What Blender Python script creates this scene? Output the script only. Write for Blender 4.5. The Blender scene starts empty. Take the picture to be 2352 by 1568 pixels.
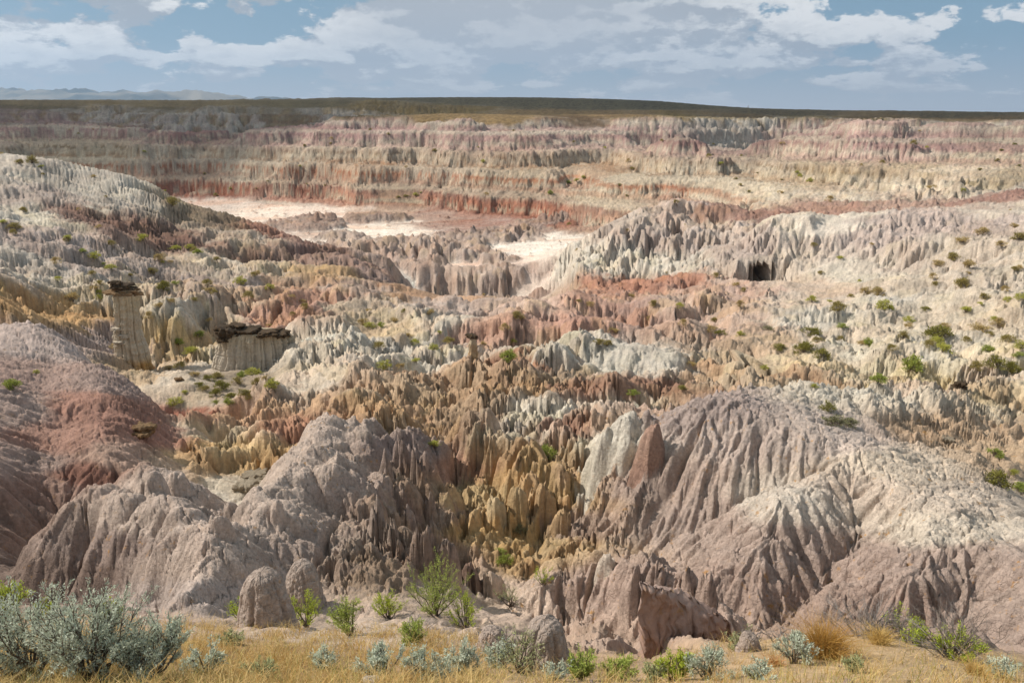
import bpy, bmesh, math, random, sys
import numpy as np
from mathutils import Vector, Matrix

# ------------------------------------------------------------------ camera
scene = bpy.context.scene
FD = 1829.0                      # focal length in pixels of a 2352 px wide frame
PITCH = math.radians(15.9)
CP, SP = math.cos(PITCH), math.sin(PITCH)
cam_d = bpy.data.cameras.new('camera')
cam_d.sensor_width = 36.0
cam_d.lens = FD / 2352.0 * 36.0
cam_d.clip_start = 0.1
cam_d.clip_end = 200000.0
cam = bpy.data.objects.new('camera', cam_d)
scene.collection.objects.link(cam)
cam.location = (0, 0, 0)
cam.rotation_euler = (math.radians(90) - PITCH, 0, 0)
scene.camera = cam

# ------------------------------------------------------------------ world
SUN_EL = math.radians(43)
SUN_AZ = math.radians(-74)       # from +Y, positive to +X: sun stands behind and to the left
W = bpy.data.worlds.new('World'); scene.world = W; W.use_nodes = True
def build_world():
    nt = W.node_tree; N = nt.nodes; L = nt.links
    N.clear()
    out = N.new('ShaderNodeOutputWorld'); bg = N.new('ShaderNodeBackground')
    L.new(bg.outputs[0], out.inputs[0])
    sky = N.new('ShaderNodeTexSky'); sky.sky_type = 'NISHITA'; sky.sun_disc = False
    sky.sun_elevation = SUN_EL; sky.sun_rotation = SUN_AZ
    sky.air_density = 1.0; sky.dust_density = 0.8; sky.ozone_density = 1.5
    def math_(op, a, b=None, c=None, clamp=False):
        n = N.new('ShaderNodeMath'); n.operation = op; n.use_clamp = clamp
        for k, v in enumerate((a, b, c)):
            if v is None: continue
            if isinstance(v, (int, float)): n.inputs[k].default_value = v
            else: L.new(v, n.inputs[k])
        return n.outputs[0]
    def ramp(v, a, b, lo=0.0, hi=1.0, smooth=True):
        n = N.new('ShaderNodeMapRange'); n.interpolation_type = 'SMOOTHSTEP' if smooth else 'LINEAR'
        n.inputs[1].default_value = a; n.inputs[2].default_value = b
        n.inputs[3].default_value = lo; n.inputs[4].default_value = hi
        L.new(v, n.inputs[0]); return n.outputs[0]
    def mixc(f, a, b):
        n = N.new('ShaderNodeMix'); n.data_type = 'RGBA'
        if isinstance(f, float): n.inputs[0].default_value = f
        else: L.new(f, n.inputs[0])
        for k, v in ((6, a), (7, b)):
            if isinstance(v, tuple): n.inputs[k].default_value = v
            else: L.new(v, n.inputs[k])
        return n.outputs[2]
    tc = N.new('ShaderNodeTexCoord'); sp = N.new('ShaderNodeSeparateXYZ')
    L.new(tc.outputs['Generated'], sp.inputs[0])
    x, y, z = sp.outputs
    # cloud coordinates: direction around the compass, height stretched towards the horizon as cloud decks are
    hz = math_('SQRT', math_('ADD', math_('MULTIPLY', x, x), math_('MULTIPLY', y, y)))
    cx = math_('DIVIDE', x, hz); cy = math_('DIVIDE', y, hz)
    el = math_('ARCTAN2', z, hz)
    elc = math_('MAXIMUM', el, 0.0)
    v = math_('POWER', math_('ADD', elc, 0.004), 0.62)
    def vec(dv, su, sv):
        c = N.new('ShaderNodeCombineXYZ')
        L.new(math_('MULTIPLY', cx, su), c.inputs[0]); L.new(math_('MULTIPLY', cy, su), c.inputs[1])
        L.new(math_('MULTIPLY', math_('ADD', v, dv), sv), c.inputs[2])
        return c.outputs[0]
    def noise(vv, scale, detail, rough, dist=0.0, off=(0, 0, 0)):
        m = N.new('ShaderNodeMapping'); m.inputs['Location'].default_value = off
        L.new(vv, m.inputs[0])
        n = N.new('ShaderNodeTexNoise'); n.noise_dimensions = '3D'
        n.inputs['Scale'].default_value = scale; n.inputs['Detail'].default_value = detail
        n.inputs['Roughness'].default_value = rough; n.inputs['Distortion'].default_value = dist
        L.new(m.outputs[0], n.inputs['Vector']); return n.outputs[0]
    OFF = (3.1, 7.4, 1.9)
    az = math_('ARCTAN2', x, y)
    def dens(dv):
        a = noise(vec(dv, 1.0, 3.2), 4.2, 2.0, 0.5, 0.0, OFF)
        b = noise(vec(dv, 1.0, 1.45), 15.0, 10.0, 0.61, 0.12, OFF)
        return math_('ADD', math_('MULTIPLY', a, 0.55), math_('MULTIPLY', b, 0.60))
    d0 = dens(0.0); d1 = dens(0.012); d2 = dens(0.045)
    # a thick bank of grey rain cloud to the north, broken cumulus round it, more blue to the east
    wob = math_('MULTIPLY', math_('SUBTRACT', noise(vec(0.0, 1.0, 3.0), 5.0, 4.0, 0.6, 0.0, (8, 2, 5)), 0.5), 0.35)
    bank = ramp(math_('ABSOLUTE', math_('SUBTRACT', math_('ADD', az, wob), 0.02)), 0.03, 0.30, 1.0, 0.0)
    bank = math_('MULTIPLY', bank, ramp(el, 0.01, 0.10))
    east = ramp(az, 0.20, 0.5)
    thr = math_('ADD', math_('SUBTRACT', 0.566, math_('MULTIPLY', bank, 0.15)), math_('MULTIPLY', east, 0.03))
    thr = math_('SUBTRACT', thr, math_('MULTIPLY', ramp(az, -0.12, -0.5), 0.034))
    e = math_('SUBTRACT', d0, thr)
    cover = ramp(e, -0.006, 0.03)
    thick = ramp(e, 0.03, 0.16)
    rim = math_('SUBTRACT', d0, d1); rim2 = math_('SUBTRACT', d0, d2)
    lit = ramp(math_('ADD', math_('MULTIPLY', rim, 0.8), math_('MULTIPLY', rim2, 0.8)), -0.05, 0.085)
    fine = noise(vec(0.0, 1.0, 1.6), 26.0, 6.0, 0.65, 0.3, OFF)
    litf = math_('ADD', math_('SUBTRACT', lit, math_('MULTIPLY', thick, 0.18)), math_('MULTIPLY', math_('SUBTRACT', fine, 0.5), 1.5), clamp=True)
    ccol = mixc(litf, (7.2, 7.7, 8.4, 1), (16.4, 16.2, 15.9, 1))
    ccol = mixc(math_('MULTIPLY', bank, 0.62), ccol, (8.6, 9.0, 9.7, 1))
    skyc = N.new('ShaderNodeHueSaturation'); skyc.inputs['Saturation'].default_value = 0.85; skyc.inputs['Value'].default_value = 1.0
    L.new(sky.outputs[0], skyc.inputs['Color'])
    skym = mixc(0.6, skyc.outputs[0], (3.9, 7.2, 10.0, 1))
    col = mixc(math_('MULTIPLY', cover, 0.95), skym, ccol)
    veil = math_('ADD', math_('MULTIPLY', ramp(el, 0.085, -0.005), 0.97), math_('MULTIPLY', bank, 0.25), clamp=True)
    col = mixc(veil, col, (9.4, 10.0, 10.8, 1))
    below = ramp(el, 0.0, -0.05)
    col = mixc(below, col, (2.6, 2.3, 2.0, 1))
    L.new(col, bg.inputs['Color']); bg.inputs['Strength'].default_value = 0.058
build_world()

sun_d = bpy.data.lights.new('sun', 'SUN'); sun_d.energy = 5.0; sun_d.angle = math.radians(0.6); sun_d.color = (1.0, 0.95, 0.87)
sun = bpy.data.objects.new('sun', sun_d); scene.collection.objects.link(sun)
sdir = Vector((math.sin(SUN_AZ) * math.cos(SUN_EL), math.cos(SUN_AZ) * math.cos(SUN_EL), math.sin(SUN_EL)))
sun.rotation_euler = (-sdir).to_track_quat('-Z', 'Y').to_euler()
sun.location = (0, 0, 50)
scene.view_settings.view_transform = 'Standard'
scene.view_settings.look = 'None'
scene.view_settings.gamma = 1.0
scene.view_settings.exposure = 0.08
try: scene.cycles.use_denoising = True
except Exception: pass
scene.cycles.max_bounces = 6; scene.cycles.diffuse_bounces = 2

# ------------------------------------------------------------------ helpers
f32 = np.float32
def srgb(r, g, b):
    c = np.array([r, g, b], float) / 255.0
    return np.where(c <= 0.04045, c / 12.92, ((c + 0.055) / 1.055) ** 2.4)

def pt(X, Y, d):
    """point of the place seen at frame position X, Y and standing d metres north of the viewpoint"""
    cx = (X - 1176) / FD; u = (784 - Y) / FD
    k = d / (CP + u * SP)
    return np.array([cx * k, d, (-SP + u * CP) * k])

def ptz(X, d, z):
    t = z / d
    u = (t * CP + SP) / (CP - t * SP)
    return np.array([(X - 1176) / FD * d / (CP + u * SP), d, z])

def hsh(ix, iy, s):
    h = (ix.astype(np.int64) * 374761393 + iy.astype(np.int64) * 668265263 + s * 1442695041) & 0xFFFFFFFF
    h = h.astype(np.uint32)
    h ^= h >> np.uint32(13); h *= np.uint32(1274126177); h ^= h >> np.uint32(16)
    h *= np.uint32(2246822519); h ^= h >> np.uint32(15)
    return (h & np.uint32(0xFFFFFF)).astype(f32) * f32(1.0 / 16777216.0)

def perlin(x, y, s=0):
    ix = np.floor(x); iy = np.floor(y)
    fx = (x - ix).astype(f32); fy = (y - iy).astype(f32)
    ix = ix.astype(np.int32); iy = iy.astype(np.int32)
    ux = fx * fx * fx * (fx * (fx * 6 - 15) + 10); uy = fy * fy * fy * (fy * (fy * 6 - 15) + 10)
    r = []
    for oy in (0, 1):
        for ox in (0, 1):
            a = hsh(ix + ox, iy + oy, s) * f32(2 * math.pi)
            r.append(np.cos(a) * (fx - ox) + np.sin(a) * (fy - oy))
    a = r[0] + (r[1] - r[0]) * ux; b = r[2] + (r[3] - r[2]) * ux
    return (a + (b - a) * uy) * f32(1.5)

def fbm(x, y, s=0, o=4, g=0.5):
    v = np.zeros_like(x, f32); a = 1.0; n = 0
    for k in range(o):
        v += perlin(x, y, s + k * 17) * f32(a); n += a; a *= g; x = x * 2.03 + 11.3; y = y * 2.03 - 7.1
    return v / f32(n)

def worley(x, y, s=0):
    """distance to the nearest and second nearest seed, and the nearest seed's random number"""
    ix = np.floor(x).astype(np.int32); iy = np.floor(y).astype(np.int32)
    fx = (x - ix).astype(f32); fy = (y - iy).astype(f32)
    f1 = np.full(x.shape, 9, f32); f2 = np.full(x.shape, 9, f32); rn = np.zeros(x.shape, f32)
    for oy in (-1, 0, 1):
        for ox in (-1, 0, 1):
            jx = hsh(ix + ox, iy + oy, s); jy = hsh(ix + ox, iy + oy, s + 5)
            dx = jx * f32(.9) + f32(ox + .05) - fx; dy = jy * f32(.9) + f32(oy + .05) - fy
            d = np.sqrt(dx * dx + dy * dy)
            near = d < f1
            f2 = np.where(near, f1, np.minimum(f2, d))
            rn = np.where(near, hsh(ix + ox, iy + oy, s + 9), rn)
            f1 = np.where(near, d, f1)
    return f1, f2, rn

def gullies(x, y, dx, dy, s=0, k=1.3):
    """ribs and runnels that run along the fall line; (dx, dy) = unit vector along the contour"""
    ix = np.floor(x).astype(np.int32); iy = np.floor(y).astype(np.int32)
    fx = (x - ix).astype(f32); fy = (y - iy).astype(f32)
    va = np.zeros(x.shape, f32); wt = np.zeros(x.shape, f32)
    for oy in (-1, 0, 1):
        for ox in (-1, 0, 1):
            jx = hsh(ix + ox, iy + oy, s); jy = hsh(ix + ox, iy + oy, s + 5)
            px = fx - jx - f32(ox); py = fy - jy - f32(oy)
            w = np.exp(-(px * px + py * py) * f32(2.2))
            va += np.cos((px * dx + py * dy) * f32(2 * math.pi * k)) * w; wt += w
    return va / wt

def sstep(a, b, x):
    t = np.clip((x - a) / (b - a), 0, 1)
    return t * t * (3 - 2 * t)
# ------------------------------------------------------------------ the lie of the land
CTRL = []
def col(X, *yd):
    for Y, d in yd: CTRL.append(pt(X, Y, d))
def colz(X, *dz):
    for d, z in dz: CTRL.append(ptz(X, d, z))
# grassy rim under the viewpoint and its edge
for X in (-250, 0, 400, 800, 1176, 1560, 1960, 2352, 2600):
    colz(X, (0.9, -2.0), (3.0, -3.1))
for X, Y, d in ((-250,1568,5.6),(0,1568,5.9),(600,1568,6.2),(1176,1568,6.5),(1760,1568,6.3),(2352,1568,6.0),(2600,1568,5.6),
                (-150,1420,9.2),(0,1405,9.5),(430,1440,10),(700,1462,9.8),(950,1444,10.2),(1100,1492,9.2),(1300,1538,8.2),(1480,1562,7.6),
                (1680,1502,9),(1850,1458,10.2),(2080,1466,10),(2200,1500,9.2),(2352,1562,7.8),(2560,1600,7.0),
                (430,1412,13.2),(700,1446,13),(950,1424,13.6),(1100,1445,14.2),(1130,1400,17),(1150,1332,20),
                (1350,1402,17.2),(1480,1500,13.4),(1500,1450,16),(1700,1442,16.6),(1900,1440,15.6),(2150,1446,14.4),(2352,1490,12.6),(2560,1500,12)):
    CTRL.append(pt(X, Y, d))
col(-150, (1350,17),(1250,19),(1100,21.5),(1000,24),(900,27.5),(840,31),(750,37),(700,47),(640,58),(560,73),(500,90),(430,110),(385,122),(350,132))
colz(-150, (43,-12.2),(170,-11),(240,-20))
col(-150, (345,320),(300,420),(265,490),(240,540),(230,720))
col(0, (1350,17.5),(1250,19.5),(1100,21.5),(1000,24),(900,27.5),(840,31),(750,37),(700,48),(640,60),(560,75),(500,92),(430,112),(385,125),(357,135))
colz(0, (43,-12.8),(170,-14),(230,-22))
col(0, (345,330),(300,430),(265,500),(240,560),(232,720))
col(130, (1395,18.5),(1300,20.5),(1150,22.3),(1050,24.5),(980,27),(900,30),(840,34),(760,38))
colz(130, (44,-14))
col(250, (1050,23.5),(980,26),(900,29.5),(832,33.5))
colz(250, (40,-14.3))
col(350, (1090,24.5),(1000,28),(942,31)); colz(350, (36.5,-14.6))
col(350, (880,42))
col(300, (830,52),(760,58),(700,66),(640,78),(560,98),(480,122),(405,140))
colz(300, (170,-19),(230,-28))
col(300, (345,330),(310,420),(275,500),(242,570),(232,720))
col(450, (1120,26),(1050,29),(980,33),(900,40),(840,50),(740,60),(680,72),(600,98),(540,120),(500,138),(470,152))
colz(450, (180,-26),(230,-30),(285,-30))
col(450, (440,300),(400,315),(350,335),(335,350),(330,450),(300,470),(262,510),(245,570),(232,740))
col(560, (1150,25),(1080,28.5))
col(600, (1000,33),(900,42),(840,50),(740,62),(680,80),(600,112),(545,140),(520,155))
colz(600, (185,-29.5),(225,-30),(265,-30))
col(600, (440,292),(380,315),(335,338),(325,360),(300,480),(262,520),(240,580),(230,740))
col(760, (940,34),(860,42),(780,53),(700,72),(640,90),(600,110),(565,135))
colz(760, (165,-29),(200,-30),(255,-30))
col(760, (450,275),(400,295),(340,325),(285,350),(262,520),(228,760)); colz(760, (400,-5))
CTRL += [pt(850,1210,18.5), pt(950,1250,19.4), pt(1000,1150,22.5), pt(930,1050,25.5), pt(1040,1250,20.8), pt(1040,1130,25), pt(1060,1020,30)]
col(1000, (900,40),(840,48),(780,58),(730,70),(695,84),(672,102),(660,126))
colz(1000, (138,-30),(200,-30),(245,-30))
col(1000, (480,257),(450,268),(400,290),(340,315),(290,345),(266,362),(250,560),(224,800)); colz(1000, (420,-0.5))
col(1200, (1285,21.5),(1200,23.2),(1130,24.5),(1060,26.5),(980,32),(900,38),(840,46),(780,56),(730,68),(700,80),(670,108),(655,130))
colz(1200, (143,-30),(190,-30),(212,-30))
col(1200, (500,233),(440,256),(400,275),(340,300),(300,330),(275,350),(268,370),(245,560),(224,800)); colz(1200, (430,-1))
CTRL += [pt(1300,1280,20.5), pt(1350,1200,22.5), pt(1400,1120,25), pt(1440,1050,28)]
col(1400, (980,33),(900,41),(850,47),(800,53),(760,62),(700,88),(660,112),(640,122),(600,128),(560,136),(530,146))
colz(1400, (175,-27),(195,-29),(300,-17))
col(1400, (470,222),(420,245),(385,262),(350,320),(300,360),(275,380),(262,450),(250,600),(228,800))
CTRL += [pt(1370,378,266), pt(1300,420,262), pt(1290,480,230)]
col(1550, (900,42),(800,54),(730,72),(690,90),(650,118),(600,126),(545,138),(492,152),(452,160))
colz(1550, (190,-24))
col(1550, (420,240),(350,300),(300,370),(275,390),(264,460),(235,800))
colz(1750, (34,-14))
col(1750, (900,40),(840,47),(780,57),(730,68),(690,82),(660,96),(648,100.5),(600,103),(550,108),(520,114))
colz(1750, (132,-19.5))
col(1750, (500,170),(470,190),(430,215),(380,240),(340,265),(310,280))
colz(1750, (330,-20),(380,-18))
col(1750, (330,400),(285,430),(268,470),(252,800))
colz(2000, (30,-13))
col(2000, (960,35),(900,41),(840,48),(780,57),(730,66),(690,76),(640,88),(580,98),(530,106),(500,114))
colz(2000, (140,-17.5),(330,-16))
col(2000, (470,165),(430,195),(380,225),(340,250),(305,270),(290,400),(275,440),(266,480),(262.5,900))
col(2200, (1080,30),(1000,34),(900,42),(840,48),(780,55),(730,62),(690,69),(640,78),(580,90),(530,102),(490,118))
colz(2200, (145,-15.5),(330,-12))
col(2200, (455,165),(420,190),(370,220),(330,245),(287,265),(280,420),(264,480),(263,900))
for X in (2352, 2560):
    col(X, (1150,27),(1080,30.5),(1000,35),(900,42),(840,47),(780,53),(730,58),(690,64),(640,72),(580,82),(530,94),(495,108),(468,122))
    colz(X, (150,-14),(330,-9))
    col(X, (450,170),(400,195),(350,225),(310,250),(285,400),(266,480),(263,900))
for X in (-400, 0, 600, 1176, 1760, 2352, 2800):
    colz(X, (1500, 1.0 if X < 1500 else -3.0), (4000, -12), (60000, -40))
CTRL = np.array(CTRL)
_cu = CTRL[:, 0] / CTRL[:, 1]; _cl = np.log(CTRL[:, 1]); _ct = CTRL[:, 2] / CTRL[:, 1]
def _kern(r2): return np.sqrt(r2 + 0.03 ** 2)
_A = _kern((_cu[:, None] - _cu[None]) ** 2 + (_cl[:, None] - _cl[None]) ** 2)
_n = len(CTRL)
_M = np.zeros((_n + 1, _n + 1)); _M[:_n, :_n] = _A - 0.004 * np.eye(_n); _M[:_n, _n] = 1; _M[_n, :_n] = 1
_wts = np.linalg.solve(_M, np.append(_ct, 0))

# ridges and knolls that stand on it: crest line, slope left and right of it, roundness of the crest
RIDGES = [
 ('mauve_hill', [(1490,1030,25.0),(1550,945,24.0),(1605,910,23.4),(1700,922,22.6),(1850,980,21.4),(1980,1040,20.3),(2080,1108,18.7),(2200,1185,16.8),(2352,1285,14.8),(2560,1400,12.6)], .30, 1.15, 1.1, .35),
 ('mauve_hill', [(1980,1040,20.2),(1900,1092,19.2),(1800,1150,18.0),(1765,1230,17.2)], 1.1, .9, .35, .3),
 ('mauve_hill', [(2210,1190,16.6),(2130,1245,15.6),(2090,1320,14.8)], 1.0, .9, .3, .3),
 ('mauve_hill', [(1262,1345,17.2),(1320,1300,17.6),(1390,1275,17.4),(1500,1290,16.1),(1560,1345,15.2),(1650,1425,14.2)], .9, 1.3, .15, .2),
 ('mauve_ridge', [(200,1160,18.4),(240,1122,18.8),(330,1160,17.6),(430,1208,16.5),(485,1262,15.4),(470,1330,14.6),(440,1390,13.6)], 1.25, 2.1, .8, .25),
 ('mauve_ridge', [(470,1235,16.2),(580,1185,17.5),(650,1115,19.5),(705,1040,22),(765,962,25),(800,990,25.5)], 1.5, .9, .6, .25),
 ('mauve_ridge', [(335,1085,20.2),(400,1120,19.2),(455,1165,18.3)], 1.2, 1.2, .4, .2),
 ('mauve_ridge', [(880,1040,24.5),(940,1010,25.3),(970,1090,23.5)], 1.6, 1.6, .25, .2),
 ('white_hill', [(1255,800,47.0),(1272,770,48),(1310,802,49),(1420,796,49),(1500,800,48.5),(1545,850,46)], .6, .62, 2.0, .6),
 ('white_hill', [(1300,800,50),(1270,850,45.5),(1225,900,41.5)], .9, .9, .5, .4),
]
def _ridge_h(x, y, spec):
    _, pts, sl, sr, w, k = spec
    P = np.array([pt(*p) for p in pts])
    best = np.full(x.shape, 1e9, f32); zz = np.zeros(x.shape, f32); sg = np.zeros(x.shape, f32)
    for a, b in zip(P[:-1], P[1:]):
        ex, ey = b[0] - a[0], b[1] - a[1]; l2 = ex * ex + ey * ey
        s = np.clip(((x - a[0]) * ex + (y - a[1]) * ey) / l2, 0, 1)
        qx = x - a[0] - s * ex; qy = y - a[1] - s * ey
        d = np.sqrt(qx * qx + qy * qy); m = d < best
        best = np.where(m, d, best); zz = np.where(m, a[2] + (b[2] - a[2]) * s, zz)
        sg = np.where(m, ex * qy - ey * qx, sg)
    f = np.tanh(sg / (best * 0.6 + 0.15))
    slope = (sl * (1 + f) + sr * (1 - f)) * .5
    return zz - slope * (np.sqrt(best * best + w * w) - w)

def base_height(x, y, want_id=False):
    x = np.asarray(x, f32); y = np.asarray(y, f32)
    # a little wander so that nothing runs dead straight
    wx = x + (fbm(x / (2 + y * .10), np.log(np.maximum(y, .5)) * 9, 3, 2) * (.012 * y)).astype(f32)
    u = wx / y; l = np.log(np.maximum(y, .5)).astype(f32)
    t = np.full(x.shape, _wts[_n], f32)
    for i in range(_n):
        t += f32(_wts[i]) * np.sqrt((u - f32(_cu[i])) ** 2 + (l - f32(_cl[i])) ** 2 + f32(0.0009))
    h = t * y
    fid = np.zeros(x.shape, np.int8)
    near = y < 70
    if near.any():
        xs = x[near]; ys = y[near]; hs = h[near]; ids = fid[near]
        xw = xs + fbm(xs * .45, ys * .45, 41, 3) * f32(.55); yw = ys + fbm(xs * .45, ys * .45, 47, 3) * f32(.55)
        for q, spec in enumerate(RIDGES):
            r = _ridge_h(xw, yw, spec); k = spec[5]
            hh = np.clip(.5 + .5 * (r - hs) / k, 0, 1)
            ids = np.where(r > hs - .15, {'mauve_hill': 1, 'mauve_ridge': 2, 'white_hill': 3}[spec[0]], ids)
            hs = hs + (r - hs) * hh + k * hh * (1 - hh)
        h[near] = hs; fid[near] = ids
    return (h, fid) if want_id else h

# ------------------------------------------------------------------ grid of the terrain: finer close by, coarser far off
QUAL = 1.0
NC_IN, NC_OUT, NR = int(1010 * QUAL), 40, int(1120 * QUAL)
_g = np.cumsum(1.32 / NC_IN * 1.09 ** np.arange(1, NC_OUT + 1))
uc = np.concatenate([-.66 - _g[::-1], np.linspace(-.66, .66, NC_IN), .66 + _g])
# per-column spacing follows the ground's own length, so cliffs get as many rows as flats
LN0, LN1 = math.log(1.0), math.log(900.0)
cu_ = np.linspace(-1.21, 1.21, 150); cl_ = np.linspace(LN0, LN1, 900)
CU, CL = np.meshgrid(cu_, cl_); CY = np.exp(CL)
CH = base_height(CU * CY, CY)
CT = CH / CY
seen = CT >= np.maximum.accumulate(CT, axis=0) - 0.012
dt = np.abs(np.gradient(CT, cl_, axis=0)); dl = np.ones_like(CT)
met = np.sqrt((dt * 3.4) ** 2 + (.33 * dl) ** 2) * np.where(seen, 1.0, .42)
met *= np.where(CY < 5.6, .25, 1.0)
for _ in range(3):
    for ax in (0, 1):
        for sh_ in ((3, 8, 15) if ax == 0 else (1, 3)):
            met = (met + np.roll(met, sh_, ax) + np.roll(met, -sh_, ax)) / 3
cum = np.cumsum(met, axis=0); cum = (cum - cum[0]) / (cum[-1] - cum[0])
rows = np.linspace(0, 1, NR)
LNc = np.stack([np.interp(rows, cum[:, j], cl_) for j in range(len(cu_))], 1)
jf = np.interp(uc, cu_, np.arange(len(cu_))); j0 = np.clip(jf.astype(int), 0, len(cu_) - 2); fr = jf - j0
LN = LNc[:, j0] * (1 - fr) + LNc[:, j0 + 1] * fr
far = np.exp(np.linspace(LN1, math.log(13000.0), 20)[1:])
GY = np.concatenate([np.exp(LN), np.repeat(far[:, None], len(uc), 1)], 0).astype(f32)
GU = np.repeat(uc[None].astype(f32), GY.shape[0], 0)
GX = GU * GY
GH, FID = base_height(GX, GY, True)
NROW, NCOL = GY.shape

def fast_h(px, py):
    """height of the finished ground at a point"""
    u = px / py
    jf = np.interp(u, uc, np.arange(NCOL)); j = int(jf); j = min(j, NCOL - 2); f = jf - j
    a = np.interp(py, GY[:, j], GH[:, j]); b = np.interp(py, GY[:, j + 1], GH[:, j + 1])
    return float(a * (1 - f) + b * f)

_lnc = np.log(GY)
def hit(X, Y, dmin=3.0, dmax=890.0, table=None):
    """where the line of sight through frame position X, Y first meets the ground"""
    p = pt(X, Y, 1.0); u = p[0]; t = p[2]
    j = int(np.clip(np.interp(u, uc, np.arange(NCOL)) + .5, 0, NCOL - 1))
    H = (GH if table is None else table)[:, j]; Yc = GY[:, j]
    ok = (Yc > dmin) & (Yc < dmax)
    tt = H / Yc
    idx = np.nonzero(ok & (tt >= t))[0]
    if len(idx) == 0:
        idx = np.nonzero(ok)[0]; i = idx[np.argmax(tt[idx])]
    else: i = idx[0]
    return np.array([u * Yc[i], Yc[i], H[i]])
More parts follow.
